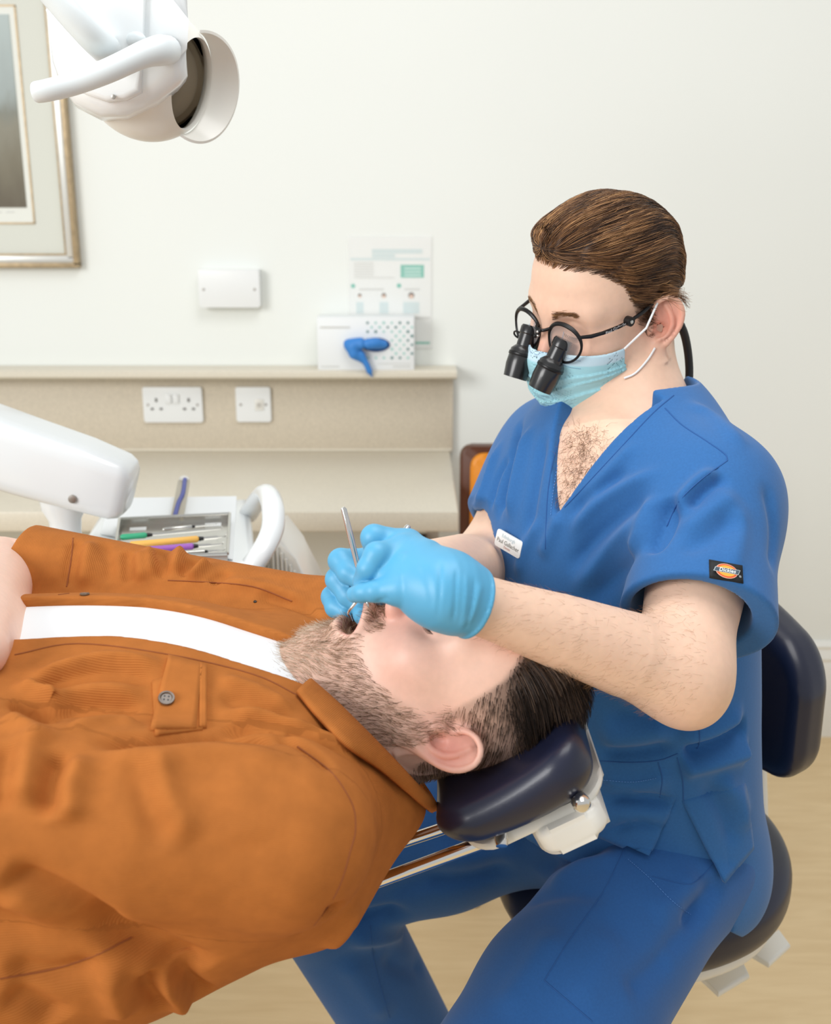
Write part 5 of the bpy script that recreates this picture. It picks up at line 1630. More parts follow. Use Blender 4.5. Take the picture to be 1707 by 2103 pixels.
for s in (1, -1):
    pts = [lens_pt(s, a) for a in np.linspace(0, 2 * math.pi, 49)]
    rr_ = [0.0014 + 0.0011 * max(0, math.sin(a)) for a in np.linspace(0, 2 * math.pi, 49)]
    MB().tube(pts, rr_, 8, caps=False).build('rim', M_FRAME, gl)
    b = MB(); cv = b.bm.verts.new(lens_pt(s, 0, 0)); ring = [b.bm.verts.new(lens_pt(s, a)) for a in np.linspace(0, 2 * math.pi, 41)[:-1]]
    for k in range(40): b.bm.faces.new((cv, ring[k], ring[(k + 1) % 40]))
    b.build('lens', M_LENS, gl)
    # end piece and temple arm
    t0 = lens_pt(s, math.radians(28)); t1 = W_(0.088, s * 0.0665, 0.012); t2 = W_(0.074, s * 0.0715, 0.0125)
    MB().tube([t0, t1, t2], [0.0018, 0.0022, 0.0020], 8).build('end_piece', M_FRAME, gl)
    arm = [t2, W_(0.050, s * 0.0775, 0.0150), W_(0.022, s * 0.0800, 0.0200), W_(-0.002, s * 0.0780, 0.0250), W_(-0.022, s * 0.0760, 0.024), W_(-0.036, s * 0.0735, 0.006)]
    MB().tube(spline(arm, 5), 0.0021, 8).build('temple_arm', M_FRAME, gl)
    MB().lathe([(0, -0.0035), (0.0050, -0.0035), (0.0052, 0), (0.0050, 0.0035), (0, 0.0035)], W_(0.040, s * 0.0805, 0.0180), tuple(DH.dir([0, 1, 0])), 20).build('hinge_knob', M_FRAME, gl)
    MB().lathe([(0, 0.0044), (0.002, 0.0042), (0.0022, 0.003)], W_(0.040, s * 0.0805, 0.0180), tuple(DH.dir([0, s * 1, 0])), 12).build('hinge_screw', M_STEEL, gl)
    # loupe barrel
    la = np.array(DH.dir([0.56, 0.0, -0.80])); la += np.array(DH.dir([0, -s * 0.10, 0])); la /= np.linalg.norm(la)
    o0 = np.array(W_(0.104, s * 0.030, -0.004))
    prof = [(r_ * 1.2, h_ * 1.12) for r_, h_ in [(0.0, -0.006), (0.0078, -0.006), (0.0088, -0.004), (0.0088, 0.002), (0.0080, 0.003), (0.0080, 0.0145), (0.0098, 0.0165), (0.0118, 0.019), (0.0122, 0.034), (0.0108, 0.0465), (0.0098, 0.0465), (0.0094, 0.043), (0.0, 0.043)]]
    MB().lathe(prof, tuple(o0), tuple(la), 40).build('loupe_barrel', M_LOUPE, gl)
    MB().lathe([(0.0112, 0.0484), (0.007, 0.0493), (0, 0.0497)], tuple(o0), tuple(la), 32).build('loupe_lens', M_GLASSDK, gl)
    MB().lathe([(0.0146, 0.0240), (0.0151, 0.0246), (0.0151, 0.0275), (0.0147, 0.028)], tuple(o0), tuple(la), 40).build('focus_ring', M_FRAME, gl)
MB().tube(spline([lens_pt(1, math.radians(150)), W_(0.111, 0.006, 0.011), W_(0.112, 0, 0.0115), W_(0.111, -0.006, 0.011), lens_pt(-1, math.radians(150))], 5), 0.0018, 8).build('bridge', M_FRAME, gl)
mt = MB()
for k in range(4):
    mt.ball(W_(0.1145, 0.004 - 0.003 * k, 0.011 - 0.003 * k), 0.0024, 2)
mt.build('hinge_mount', M_FRAME, gl)
for k in range(2): MB().ball(W_(0.1168, 0.003, 0.0105 - 0.005 * k), 0.0016, 2).build('mount_screw', M_CHROME, gl)
# flip lever of the far barrel
lv = [np.array(W_(0.107, -0.046, -0.004)) + np.array(DH.dir([0.0, -0.007 * math.cos(a) - 0.003, 0.0038 * math.sin(a) - 0.007])) for a in np.linspace(0, 2 * math.pi, 21)]
MB().tube(lv, 0.0011, 6, caps=False).build('flip_lever', M_FRAME, gl)
# lettering on the near temple arm
ex = DH.dir([-0.97, 0.20, 0.16]); ey = DH.dir([0.14, 0, 0.99])
text_obj('arm_lettering', 'Paul Gallacher', 0.0048, frame(np.array(W_(0.0575, 0.0782, 0.0150)), tuple(ex), tuple(ey)), mat('lettering_white', (225, 225, 225), 0.6), gl)
# retention cord behind the ear
ca = spline([P(1385, 655, 1.195), P(1402, 676, 1.20), P(1412, 715, 1.21), P(1416, 765, 1.215), P(1412, 815, 1.21)], 6)
MB().tube(ca, [0.0046] * len(ca), 12).build('head_strap', M_BLACK, gl)
MB().tube([P(1382, 652, 1.195), P(1397, 673, 1.20)], [0.0062, 0.0066], 12).build('strap_clip', M_FRAME, gl)

# fine hair on the near forearm
fc_ = (BV[BF[:, 0]] + BV[BF[:, 2]]) / 2
tt = (fc_ - WL.astype(F32)) @ ((EL - WL) / np.linalg.norm(EL - WL) ** 2).astype(F32)
fm = (arm_f(fc_) < 0.004) & (tt > 0.06) & (tt < 0.95) & (fc_[:, 1] < 0.93)
w, fi = sample_surface(BV, BF[fm], 1500, rng)
nn = BN[BF[fm][fi][:, 0]]; n = len(w)
ddir = ((WL - EL) / np.linalg.norm(WL - EL))[None] * 0.9 + nn * 0.35 + np.array([[0, 0, -0.35]]) + rng.normal(size=(n, 3)) * 0.25
ddir /= np.linalg.norm(ddir, axis=1, keepdims=True)
ps = np.stack([w + ddir * k * 0.0032 - nn * 0.00025 * k * k for k in range(4)], 1)
strands_mesh('arm_hair', ps, 0.00007, pick_cols(n, np.full(n, 0.75), PAL_D, rng), M_HAIR, person)
# ================================================================ reclining patient
M_SHIRT = mat('orange_corduroy', (177, 107, 50), 0.85, noise_scale=60, noise_amt=0.07, spec=0.15)
def corduroy(m):
    nt = m.node_tree; b = nt.nodes['Principled BSDF']
    at = nt.nodes.new('ShaderNodeAttribute'); at.attribute_name = 'cord'
    mu = nt.nodes.new('ShaderNodeMath'); mu.operation = 'MULTIPLY'; mu.inputs[1].default_value = 2 * math.pi / 0.0015
    si = nt.nodes.new('ShaderNodeMath'); si.operation = 'SINE'
    bp = nt.nodes.new('ShaderNodeBump'); bp.inputs['Strength'].default_value = 0.45; bp.inputs['Distance'].default_value = 0.0003
    nt.links.new(at.outputs['Fac'], mu.inputs[0]); nt.links.new(mu.outputs[0], si.inputs[0]); nt.links.new(si.outputs[0], bp.inputs['Height']); nt.links.new(bp.outputs['Normal'], b.inputs['Normal'])
corduroy(M_SHIRT)
M_TEE = mat('white_tee', (238, 240, 242), 0.85, bump_scale=700, bump=0.15, bump_dist=0.0004)
M_SHSEAM = mat('orange_seam', (142, 78, 34), 0.85)
pat = empty('person', (-0.3, 0.88, 0.0), 'reclining person in open orange corduroy shirt and white tee with mouth open', 'person')
ap, yp, rp = math.radians(-12.6), math.radians(6.0), math.radians(-5.4)
x0_ = np.array([math.sin(ap), 0, math.cos(ap)]); y0_ = np.array([0, -1.0, 0]); z0_ = np.array([math.cos(ap), 0, -math.sin(ap)])
x2_ = x0_ * math.cos(yp) + y0_ * math.sin(yp); y2_ = y0_ * math.cos(yp) - x0_ * math.sin(yp)
PR = np.stack([x2_, y2_ * math.cos(rp) + z0_ * math.sin(rp), z0_ * math.cos(rp) - y2_ * math.sin(rp)])
PHS = 0.90
ear_p = P(914, 1527, 0.825)
PHO = ear_p - np.array([-0.014, 0.0795, -0.004]) @ PR * PHS
PH = Head(PHO, PR, PHS, openness=1.0, ear_lean=24)
PNT = PH.to_world([[-0.020, 0, -0.035]])[0]
PNB = np.array([-0.125, 0.885, 0.878])
SN, EN, WN = P(588, 1718, 0.715), P(-25, 1655, 0.70), P(-95, 1400, 0.84)
SFa, EFa, WFa = np.array([-0.085, 1.045, 0.925]), P(0, 1180, 1.09), P(-48, 1335, 0.78)
def ptrunk(p, e=0.0):
    d = ellip(p, (-0.27, 0.88, 0.885), (0.22 + e, 0.180 + e, 0.130 + e))
    d = smin(d, ellip(p, (-0.52, 0.88, 0.885), (0.27 + e, 0.195 + e, 0.122 + e)), 0.08)
    d = smin(d, rcone(p, SN, PNB, 0.048 + e, 0.064 + e), 0.06)
    d = smin(d, rcone(p, SFa, PNB, 0.055 + e, 0.066 + e), 0.06)
    return d
def pneck(p, e=0.0): return rcone(p, PNT, PNB, 0.062 + e, 0.069 + e)
def parms(p, e=0.0):
    d = chain(p, [SN, EN, WN], [0.055 + e, 0.050 + e, 0.032 + e])
    d2 = chain(p, [SFa, EFa, P(-42, 1245, 0.93), WFa], [0.052 + e, 0.045 + e, 0.041 + e, 0.028 + e])
    return np.minimum(d, d2)
def pbody_f(p):
    d = local_eval(p, PHO + (PNT - PHO) * 0.3, 0.19, PH, 0.06)
    d = smin(d, pneck(p), 0.03)
    d = smin(d, ptrunk(p, -0.01), 0.05)
    d = smin(d, parms(p, -0.004), 0.03)
    return d
PBV, PBF = mesh_sdf(pbody_f, (-0.50, 0.60, 0.74), (0.22, 1.18, 1.12), 0.0021)
pl_ = PH.to_local(PBV)
pcol, inh = skin_cols(PBV, pl_, (240, 200, 180), (228, 148, 132))
# lips and mouth lining
lip = np.exp(-(np.abs(pl_[:, 2] + 0.078) / 0.024) ** 4) * np.clip((pl_[:, 0] - 0.082) / 0.012, 0, 1) * (np.abs(pl_[:, 1]) < 0.027)
lipr = np.clip(1 - np.abs(ellip(pl_, (0.094, 0, -0.078), (0.042, 0.0225, 0.0115))) / 0.006, 0, 1) * (length(pl_) < 0.2) * (pl_[:, 0] > 0.05)
lw = np.clip(lipr, 0, 1)[:, None] * 0.8
pcol = pcol * (1 - lw) + np.array(lin(190, 96, 92)[:3]) * lw
PAL_B = [(86, 62, 46), (130, 98, 72), (164, 132, 102), (194, 166, 136), (224, 210, 192)]
PAL_P = [(26, 19, 15), (46, 33, 25), (74, 55, 41), (108, 84, 64)]
def beard_w(q):
    """1 inside the beard area"""
    x, ay, z = q[:, 0], np.abs(q[:, 1]), q[:, 2]
    upper = np.interp(x, [-0.03, 0.004, 0.030, 0.055, 0.075, 0.12], [0.0, -0.004, -0.030, -0.058, -0.066, -0.070])
    b = smooth01(upper - z, -0.004, 0.012) * smooth01(x, -0.012, 0.004)
    mou = smooth01(x, 0.080, 0.088) * smooth01(z, -0.064, -0.058) * smooth01(-z, 0.040, 0.046) * smooth01(0.030 - ay, 0, 0.006)
    under = smooth01(z, -0.185, -0.165)
    lipcut = smooth01(np.abs(ellip(q, (0.094, 0, -0.078), (0.05, 0.026, 0.018))), 0.0, 0.004)
    side = smooth01(-x, -0.022, 0.0) * smooth01(0.02 - z, 0.0, 0.02) * smooth01(x, -0.012, 0.0) * (ay > 0.05)
    return np.clip(np.maximum(np.maximum(b * under, mou), side), 0, 1) * lipcut
def p_hairline(q):
    return np.interp(q[:, 0], [-0.11, -0.07, -0.035, -0.028, 0.000, 0.012, 0.024, 0.040, 0.060, 0.075, 0.12], [-0.060, -0.056, -0.040, 0.022, 0.020, -0.002, 0.022, 0.060, 0.088, 0.100, 0.106])
bw = beard_w(pl_) * (length(pl_) < 0.19)
hw = smooth01(pl_[:, 2] - p_hairline(pl_), -0.004, 0.012) * (length(pl_) < 0.17) * ((np.abs(pl_[:, 1]) < 0.0775) | (pl_[:, 2] > 0.036))
pcol = pcol * (1 - 0.30 * bw[:, None]) + np.array(lin(150, 112, 86)[:3]) * 0.30 * bw[:, None]
hw = hw * (0.35 + 0.5 * smooth01(pl_[:, 2], 0.03, 0.08))
pcol = pcol * (1 - hw[:, None]) + np.array(lin(66, 49, 38)[:3]) * hw[:, None]
np_mesh('body', PBV, PBF, M_SKIN, pat, col=pcol)

# ---- shirt
def shirt_f(p):
    e = 0.010
    d = ptrunk(p, e)
    d = smin(d, ellip(p, (-0.32, 0.830, 0.818), (0.245, 0.158, 0.126)), 0.05)
    d = smin(d, ellip(p, (-0.52, 0.82, 0.79), (0.36, 0.175, 0.15)), 0.05)
    d = smin(d, rcone(p, P(795, 1652, 0.835), SN * 0.9 + PNB * 0.1, 0.027, 0.058), 0.03)
    d = smin(d, rcone(p, P(795, 1652, 0.835), P(655, 1835, 0.78), 0.027, 0.040), 0.03)
    d = smin(d, ellip(p, (-0.140, 0.79, 0.862), (0.075, 0.085, 0.078)), 0.06)
    d = smin(d, chain(p, [SN, SN * 0.5 + EN * 0.5, EN, WN], [0.062, 0.071, 0.066, 0.052], 0.0), 0.022)
    far = chain(p, [SFa, SFa * 0.5 + EFa * 0.5, EFa], [0.068, 0.062, 0.060])
    ax = (EFa - SFa); ax = (ax / np.linalg.norm(ax)).astype(F32)
    endp = np.array(P(52, 1185, 1.09), F32)
    far = smax(far, (p - endp) @ ax, 0.004)
    d = smin(d, far, 0.02)
    d = smax(d, -smax(rcone(p, endp - ax * 0.05, endp + ax * 0.05, 0.046, 0.054), -((p - (endp - ax * 0.05)) @ ax), 0.004), 0.003)
    # open front
    w = np.interp(p[:, 0], [-0.45, -0.36, -0.25, -0.12, -0.06], [0.052, 0.050, 0.046, 0.036, 0.030]).astype(F32)
    yc = np.interp(p[:, 0], [-0.45, -0.36, -0.25, -0.12, -0.06], [0.872, 0.875, 0.884, 0.868, 0.862]).astype(F32)
    slot = np.maximum(np.abs(p[:, 1] - yc) - w, 0.93 - p[:, 2])
    d = smax(d, -slot, 0.004)
    d = smax(d, -pneck(p, 0.008), 0.006)
    d = smax(d, -rcone(p, PNB + np.array([0.05, 0, 0.02]), PNT, 0.07, 0.085), 0.01)
    return d
SV, SF_ = mesh_sdf(shirt_f, (-0.62, 0.58, 0.62), (0.06, 1.20, 1.12), 0.0028, newton=1)
SNn = vert_normals(SV, SF_); sb = bvh_of(SV, SF_)
SHF = [
    ([(0, 1790), (158, 1862), (337, 1955), (430, 1992)], -0.014, 0.014, 0.1), ([(0, 1830), (150, 1905), (330, 1995)], 0.006, 0.018, 0.1),
    ([(160, 1522), (300, 1518), (450, 1512), (600, 1522)], -0.010, 0.010), ([(180, 1560), (320, 1552), (480, 1548), (620, 1570)], 0.004, 0.016),
    ([(130, 1540), (105, 1607), (100, 1690)], -0.008, 0.010), ([(165, 1545), (140, 1620), (140, 1700)], 0.006, 0.014), ([(60, 1500), (50, 1580), (40, 1660)], 0.005, 0.014), ([(20, 1520), (10, 1600), (0, 1680)], -0.005, 0.010),
    ([(30, 1400), (80, 1430), (125, 1470)], 0.007, 0.010), ([(10, 1440), (70, 1465), (120, 1485)], -0.007, 0.008), ([(0, 1470), (60, 1500), (110, 1530)], 0.005, 0.010),
    ([(316, 1535), (337, 1623), (400, 1739)], 0.004, 0.012), ([(280, 1540), (300, 1640), (350, 1750)], -0.003, 0.012), ([(470, 1560), (500, 1650), (520, 1750)], 0.002, 0.02),
    ([(40, 1400), (211, 1354), (358, 1372)], 0.005, 0.008), ([(50, 1420), (200, 1385), (330, 1400)], -0.005, 0.008), ([(60, 1450), (200, 1420), (310, 1430)], 0.005, 0.010), ([(80, 1475), (200, 1455), (305, 1460)], -0.004, 0.008), ([(120, 1500), (220, 1485), (300, 1490)], 0.004, 0.008),
    ([(440, 1390), (530, 1420), (610, 1462)], 0.004, 0.008), ([(440, 1430), (530, 1450), (620, 1490)], -0.004, 0.008), ([(440, 1470), (540, 1468), (650, 1510), (740, 1560)], 0.005, 0.009), ([(432, 1505), (527, 1492), (627, 1505), (720, 1556)], -0.006, 0.007), ([(560, 1500), (640, 1540), (690, 1590)], -0.005, 0.008),
    ([(160, 1108), (152, 1140), (135, 1232)], -0.005, 0.008), ([(185, 1110), (178, 1150), (170, 1215)], 0.004, 0.010), ([(262, 1112), (264, 1203)], -0.005, 0.006), ([(285, 1115), (290, 1200)], 0.004, 0.008), ([(328, 1128), (338, 1162), (326, 1194)], -0.006, 0.006), ([(305, 1125), (312, 1190)], 0.004, 0.006),
    ([(369, 1135), (353, 1180)], 0.006, 0.008), ([(400, 1150), (372, 1186)], -0.006, 0.006), ([(426, 1155), (385, 1192)], 0.006, 0.008), ([(470, 1172), (430, 1200)], -0.004, 0.007), ([(210, 1110), (225, 1160), (222, 1205)], -0.003, 0.008),
    ([(495, 2008), (560, 2000), (600, 1985)], -0.006, 0.010), ([(360, 1985), (400, 2030), (460, 2060)], -0.007, 0.010), ([(330, 2000), (360, 2050), (420, 2085)], 0.006, 0.010), ([(290, 1985), (310, 2040), (360, 2095)], -0.006, 0.010), ([(230, 1960), (230, 2030), (260, 2090)], 0.006, 0.012),
    ([(0, 2040), (60, 2060), (130, 2100)], -0.006, 0.014), ([(0, 1980), (120, 2000), (220, 1960)], -0.005, 0.012), ([(740, 1850), (700, 1920), (640, 1965)], 0.004, 0.010), ([(700, 1850), (640, 1935), (560, 1985)], -0.006, 0.008),
    ([(520, 1220), (600, 1240), (670, 1275)], -0.004, 0.008), ([(440, 1195), (540, 1205), (640, 1240)], 0.003, 0.010),
]
SV = folds(SV, SNn, sb, [(a[0], a[1] * 1.6, a[2] * 0.85) + tuple(a[3:]) for a in SHF[2:]], np.where((chain(SV, [SN, EN, WN], [0.08, 0.075, 0.06]) < 0) | (SV[:, 2] < 0.88), -0.03, -0.0045))
SV = folds(SV, vert_normals(SV, SF_), bvh_of(SV, SF_), SHF[:2])
sb = bvh_of(SV, SF_)
dn = np.minimum(chain(SV, [SN, EN], [0.07, 0.066]), 1)
t_near = dn < 0.012
axn = ((EN - SN) / np.linalg.norm(EN - SN)).astype(F32)
e_a = np.cross(axn, np.array([0, 0, 1.0])).astype(F32); e_a /= np.linalg.norm(e_a); e_b = np.cross(axn, e_a)
r = SV - SN.astype(F32)
cord_arm = np.arctan2(r @ e_a, r @ e_b) * 0.07
cord_tr = np.arctan2(SV[:, 1] - 0.88, SV[:, 2] - 0.86) * 0.16
df = chain(SV, [SFa, EFa], [0.066, 0.06]) < 0.012
cord = np.where(t_near, cord_arm, np.where(df, SV[:, 0] * 1.0, cord_tr))
shirt = np_mesh('shirt', SV, SF_, M_SHIRT, pat, attrs={'cord': cord})
def tee_f(p):
    d = ptrunk(p, 0.001)
    d = smax(d, -pneck(p, 0.004), 0.004)
    return smax(d, p[:, 0] + 0.045, 0.004)
TEV, TEF = mesh_sdf(tee_f, (-0.6, 0.70, 0.85), (0.0, 1.06, 1.1), 0.005, newton=1)
np_mesh('tee_shirt', TEV, TEF, M_TEE, pat)

# ---- shirt details: placket, pocket, buttons, collar, seams
for pts in ([(611, 1533), (680, 1586), (722, 1649), (730, 1697), (722, 1739), (685, 1844), (596, 1950), (495, 2008)], [(30, 1345), (160, 1322), (350, 1345), (520, 1385), (615, 1430)], [(0, 2010), (110, 1990), (200, 1960), (270, 1925)],
            [(120, 1222), (250, 1205), (370, 1200), (480, 1220), (600, 1258), (668, 1282)], [(150, 1105), (146, 1150), (132, 1235)], [(345, 1192), (430, 1196), (520, 1205), (600, 1235)]):
    seam(sb, pts, M_SHSEAM, shirt, r=0.0008)
pk = patch(sb, [(312, 1400), (420, 1368), (416, 1500), (318, 1512)], 10, 10, 0.0006, 0.0012, 'breast_pocket', M_SHIRT, shirt)
fl = patch(sb, [(345, 1350), (415, 1366), (402, 1500), (308, 1500)], 8, 10, 0.0018, 0.0016, 'pocket_flap', M_SHIRT, shirt)
patch(sb, [(410, 1366), (424, 1369), (424, 1496), (409, 1497)], 3, 10, 0.0020, 0.0014, 'pocket_tab', M_SHIRT, shirt)
M_BTN = mat('horn_button', (92, 74, 58), 0.3, noise_scale=150, noise_amt=0.3, coat=0.4)
def button(px, py, r, lift=0.004):
    a, n = hit(sb, px, py)
    if a is None: return
    o = MB().lathe([(0, 0.0012), (r * 0.62, 0.0012), (r * 0.72, 0.0022), (r * 0.95, 0.0020), (r, 0.0008), (r * 0.9, 0), (0, 0)], tuple(a + n * lift), tuple(n), 28).build('button', M_BTN, shirt)
    e1_ = Vector(n).cross(Vector((1, 0, 0))).normalized(); e2_ = Vector(n).cross(e1_)
    for i, j in ((1, 1), (1, -1), (-1, 1), (-1, -1)):
        c = Vector(a + n * lift) + Vector(n) * 0.0012 + (e1_ * i + e2_ * j) * r * 0.24
        MB().lathe([(r * 0.11, 0.0), (r * 0.11, 0.0003), (0, 0.0003)], tuple(c), tuple(n), 8).build('button_hole', M_BLACK, o)
button(341, 1441, 0.0066)
a, n_ = hit(sb, 524, 1236)
if a is not None: MB().lathe([(0, 0.001), (0.0016, 0.0008), (0.0018, 0)], tuple(a), tuple(n_), 12).build('rivet', mat('dark_rivet', (60, 52, 46), 0.4, metal=0.6), shirt)
a, n_ = hit(sb, 174, 1222)
if a is not None: MB().lathe([(0, 0.0025), (0.004, 0.0022), (0.0046, 0.001), (0.004, 0)], tuple(a), tuple(n_), 16).build('button', M_BTN, shirt)
# buttonhole stitch on the near placket
seam(sb, [(438, 1345), (470, 1348)], M_SHSEAM, shirt, name='buttonhole', r=0.0009, n=4)
# collar: a folded band standing round the neck
inn = [P(640, 1398, 0.848), P(690, 1440, 0.825), P(750, 1500, 0.808), P(810, 1562, 0.806), P(860, 1612, 0.815), P(888, 1642, 0.835), P(893, 1650, 0.88), P(880, 1630, 0.94), P(830, 1560, 0.965)]
out_px = [(606, 1428), (645, 1478), (706, 1532), (770, 1586), (826, 1632), (868, 1660)]
outp = []
for x, y in out_px:
    a, n_ = hit(sb, x, y)
    outp.append((a + n_ * 0.006) if a is not None else P(x, y, 0.80))
outp += [P(884, 1668, 0.88), P(872, 1650, 0.95), P(820, 1580, 0.985)]
n_s = 40
I = np.array(spline(inn, 5)); O = np.array(spline(outp, 5)); mlen = min(len(I), len(O)); I, O = I[:mlen], O[:mlen]
rows = []
for t, bul in ((0.0, 0.0), (0.12, 0.0035), (0.35, 0.005), (0.6, 0.004), (0.85, 0.002), (1.0, 0.0)):
    nn = np.cross(np.gradient(I, axis=0), O - I); nn /= np.linalg.norm(nn, axis=1, keepdims=True)
    nn = np.where((nn @ np.array([0, -1.0, 0.6]))[:, None] < 0, -nn, nn)
    rows.append(I * (1 - t) + O * t + nn * bul)
Vt = np.array(rows); nr = len(rows)
nn = np.cross(np.gradient(I, axis=0), O - I); nn /= np.linalg.norm(nn, axis=1, keepdims=True); nn = np.where((nn @ np.array([0, -1.0, 0.6]))[:, None] < 0, -nn, nn)
Vb = Vt - nn[None] * 0.003
Vc = np.concatenate([Vt.reshape(-1, 3), Vb.reshape(-1, 3)]); off = nr * mlen; Fc = []
for j in range(nr - 1):
    for i in range(mlen - 1):
        a = j * mlen + i
        Fc.append((a, a + 1, a + mlen + 1, a + mlen)); Fc.append((off + a, off + a + mlen, off + a + mlen + 1, off + a + 1))
for i in range(mlen - 1):
    for a in (i, (nr - 1) * mlen + i): Fc.append((a, a + 1, off + a + 1, off + a))
for j in range(nr - 1):
    for a in (j * mlen, j * mlen + mlen - 1): Fc.append((a, a + mlen, off + a + mlen, off + a))
np_mesh('collar', Vc, np.array(Fc), M_SHIRT, shirt, attrs={'cord': np.tile(np.concatenate([[0], np.cumsum(np.linalg.norm(np.diff(I, axis=0), axis=1))]), nr * 2)})
# ---- patient hair and beard
rng = np.random.default_rng(21)
hm = (length(pl_) < 0.19)
fm = hm[PBF].all(axis=1)
HFp = PBF[fm]
def seeds(n, wfun):
    w, fi = sample_surface(PBV, HFp, n, rng)
    q = PH.to_local(w); k = rng.random(n) < wfun(q)
    return q[k]
def pskin_local(q): return pbody_f(PH.to_world(q).astype(F32)) / PHS
near = lambda q: (q[:, 1] > -0.045)
# beard
q = seeds(46000, lambda q: beard_w(q) * near(q)); n = len(q); K = 5
def fb(p, k):
    b = np.zeros_like(p); b[:, 0] = 0.35 + 1.0 * fbm(p, 110, 3.0); b[:, 1] = 0.6 * fbm(p, 90, 5.0); b[:, 2] = -0.8 + 0.7 * fbm(p, 90, 7.0)
    return b.astype(F32)
ln = 0.0016 + 0.0008 * rng.random(n)
lift = (np.linspace(0, 1, K)[None, :] ** 1.2 * (0.0018 + 0.0042 * rng.random((n, 1)))).astype(F32)
ps = trace_strands(q, fb, pskin_local, K, 0.0021, lift, rng)
ps = ps + (np.linspace(0, 1, K)[None, :, None] ** 2) * rng.normal(size=(n, 1, 3)) * 0.0016
grey = smooth01(q[:, 0], 0.02, 0.07) * smooth01(-q[:, 2], 0.07, 0.115)
cols = pick_cols(n, 0.36 + 0.42 * grey + 0.15 * fbm(q, 60, 2.0), PAL_B, rng)
strands_mesh('beard', PH.to_world(ps.reshape(-1, 3)).reshape(ps.shape), 0.00012 + 0.00005 * rng.random(n), cols, M_HAIR, pat)
# clipped sides
q = seeds(26000, lambda q: smooth01(q[:, 2] - p_hairline(q), -0.006, 0.016) * (q[:, 2] < 0.09) * near(q) * ~((np.abs(q[:, 1]) > 0.0775) & (q[:, 2] < 0.036))); n = len(q); K = 4
def fs(p, k):
    b = np.zeros_like(p); b[:, 0] = -0.8 + 0.4 * fbm(p, 60, 2.0); b[:, 2] = -0.45 + 0.5 * fbm(p, 50, 5.0); return b.astype(F32)
up_ = smooth01(q[:, 2], 0.01, 0.06)
lift = (np.linspace(0, 1, K)[None, :] * (0.0015 + (0.002 + 0.004 * up_[:, None]) * rng.random((n, 1)))).astype(F32)
ps = trace_strands(q, fs, pskin_local, K, 0.0034, lift, rng)
cols = pick_cols(n, 0.45 + 0.2 * fbm(q, 50, 2.0), PAL_P, rng) * up_[:, None] + pick_cols(n, 0.22 + 0.15 * fbm(q, 50, 2.0), PAL_B, rng) * (1 - up_[:, None])
strands_mesh('clipped_side_hair', PH.to_world(ps.reshape(-1, 3)).reshape(ps.shape), 0.00015 + 0.00008 * rng.random(n), cols, M_HAIR, pat)
# longer crop on top, falling back
q = seeds(30000, lambda q: smooth01(q[:, 2] - p_hairline(q), 0.0, 0.010) * smooth01(q[:, 2], 0.055, 0.08)); n = len(q); K = 7
def ft(p, k):
    b = np.zeros_like(p); b[:, 0] = -0.9 + 0.5 * fbm(p, 45, 2.0); b[:, 2] = 0.25 + 0.5 * fbm(p, 40, 6.0); b[:, 1] = 0.35 + 0.6 * fbm(p, 35, 4.0); return b.astype(F32)
cl_ = fbm(q, 70, 9.0)
lift = (np.linspace(0, 1, K)[None, :] ** 0.8 * (0.005 + 0.011 * rng.random((n, 1)) + 0.005 * cl_[:, None] + 0.014 * smooth01(q[:, 0], 0.02, 0.07)[:, None])).astype(F32)
ps = trace_strands(q, ft, PH.f, K, 0.0048, lift, rng)
cols = pick_cols(n, 0.34 + 0.4 * cl_, PAL_P, rng)
strands_mesh('hair', PH.to_world(ps.reshape(-1, 3)).reshape(ps.shape), 0.00026 + 0.00014 * rng.random(n), cols, M_HAIR, pat)
# eyebrows and lashes
n = 500
yy = rng.random(n) * 0.036 + 0.012; sg = np.where(rng.random(n) < 0.5, 1, -1)
q = np.stack([np.full(n, 0.10), yy * sg, 0.0275 + 0.005 * np.sin((yy - 0.012) / 0.036 * 2.6) + 0.0026 * rng.normal(size=n)], 1).astype(F32)
for _ in range(6):
    d, g = sdf_grad(PH.f, q, 0.001); q = q - d[:, None] * g
ps = trace_strands(q, fld3, PH.f, 4, 0.0024, np.tile(np.linspace(0, 0.0014, 4), (n, 1)).astype(F32), rng)
for sd_ in (1, -1):
    k_ = sg == sd_
    strands_mesh('eyebrow', PH.to_world(ps[k_].reshape(-1, 3)).reshape(ps[k_].shape), 0.0002, pick_cols(k_.sum(), np.full(k_.sum(), 0.6), PAL_P, rng), M_HAIR, pat)
for s in (1, -1):
    b = MB()
    for k in range(18):
        t = k / 17 - 0.5
        a, e = lash(PH, s, t)
        b.tube([a, e], [0.0003, 0.00015], 4)
    b.build('eyelashes', bpy.data.materials['lash_brown'], pat)
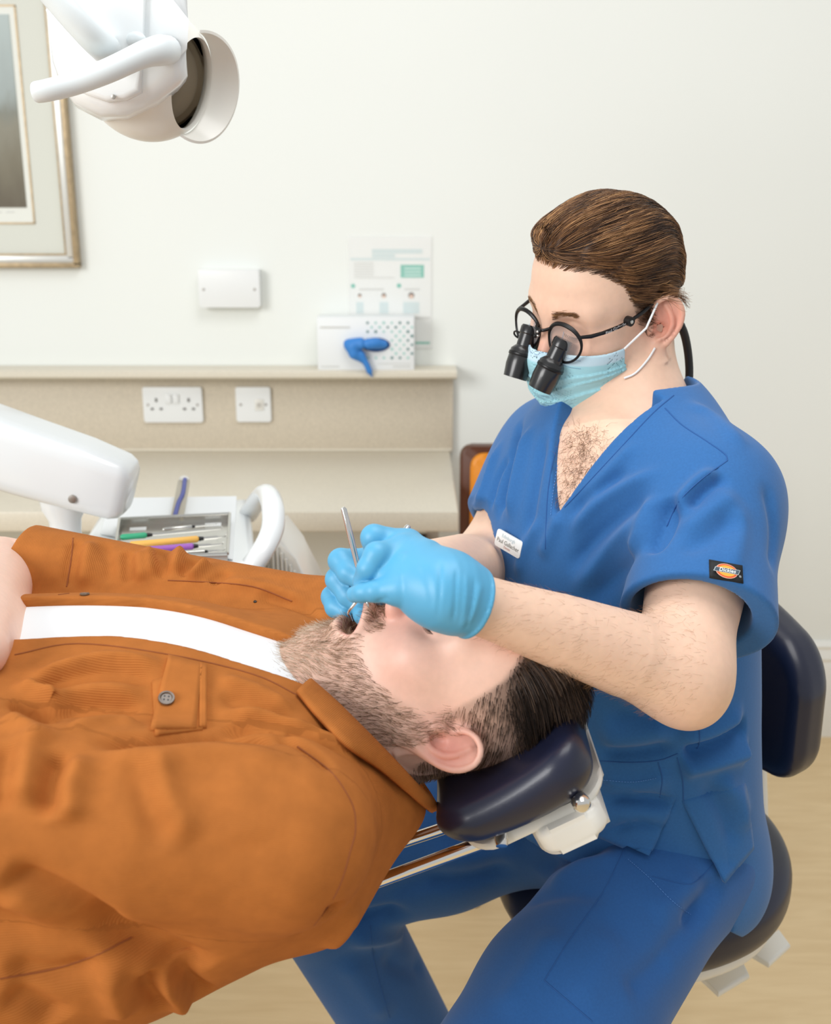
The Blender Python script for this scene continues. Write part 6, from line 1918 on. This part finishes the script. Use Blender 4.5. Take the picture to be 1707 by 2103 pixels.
# ================================================================ hand-held instruments
pb = empty('dental_probe', tuple(P(722, 1120, 0.905)), 'slim steel dental probe held upright between the gloved hands', 'instrument')
MB().tube([P(704, 1042, 0.905), P(706, 1046, 0.905), P(722, 1110, 0.9), P(741, 1186, 0.892)], [0.0018, 0.0026, 0.0027, 0.0024], 12).build('handle', M_CHROME, pb)
MB().tube(spline([P(741, 1186, 0.892), P(741, 1215, 0.884), P(731, 1236, 0.880), P(716, 1257, 0.880), P(719, 1265, 0.882), P(724, 1276, 0.884)], 4), list(np.linspace(0.0022, 0.0006, 21)), 10).build('hooked_tip', M_CHROME, pb)
mi = empty('mouth_mirror', tuple(P(800, 1150, 0.92)), 'steel mouth mirror gripped in the near gloved hand', 'instrument')
MB().tube([P(839, 1080, 0.955), P(836, 1085, 0.953), P(800, 1150, 0.922), P(764, 1216, 0.893)], [0.0024, 0.0034, 0.0034, 0.0028], 12).build('handle', M_CHROME, mi)
MB().tube(spline([P(764, 1216, 0.893), P(755, 1233, 0.886), P(757, 1246, 0.884), P(759, 1256, 0.884), P(755, 1272, 0.886)], 4), list(np.linspace(0.0022, 0.0009, 17)), 10).build('angled_neck', M_CHROME, mi)
MB().lathe([(0, 0.001), (0.008, 0.001), (0.0085, 0), (0.008, -0.0015), (0, -0.0015)], tuple(P(754, 1282, 0.890)), (-0.4, 0.3, 0.8), 24).build('mirror_disc', M_CHROME, mi)

# ================================================================ glove pulled from the box
gp = [(702, 708), (705, 725), (712, 736), (730, 744), (742, 752), (748, 765), (765, 771), (770, 762), (768, 745), (758, 728), (775, 722), (795, 720), (799, 706), (790, 695), (765, 697), (740, 692), (715, 694)]
def gpt(x, y, k=0.0): return P(x, y, YB - 0.012 - k)
def hang_f(p):
    d = chain(p, [gpt(716, 706, 0.004), gpt(745, 706, 0.012), gpt(775, 706, 0.003), gpt(788, 708, -0.002)], [0.0115, 0.0125, 0.0115, 0.010])
    d = smin(d, chain(p, [gpt(722, 712, 0.006), gpt(728, 726, 0.008), gpt(742, 738, 0.006)], [0.014, 0.0125, 0.007]), 0.008)
    d = smin(d, chain(p, [gpt(742, 728, 0.006), gpt(752, 748, 0.004), gpt(758, 762, 0.003), gpt(765, 774, 0.001)], [0.010, 0.009, 0.0085, 0.001]), 0.006)
    return d
c0 = gpt(748, 728)
GV, GF = mesh_sdf(hang_f, c0 - 0.075, c0 + 0.075, 0.002, newton=1)
GN = vert_normals(GV, GF)
GV = GV + GN * (0.0028 * fbm(GV, 130, 5.0, 2) - 0.004 * np.exp(-((GV[:, 0] - gpt(750, 710)[0]) / 0.004) ** 2) * (GV[:, 2] > gpt(750, 722)[2]))[:, None]
tag(np_mesh('nitrile_glove', GV, GF, mat('deep_blue_nitrile', (52, 128, 204), 0.5)), 'crumpled blue glove hanging out of the glove box', 'glove')
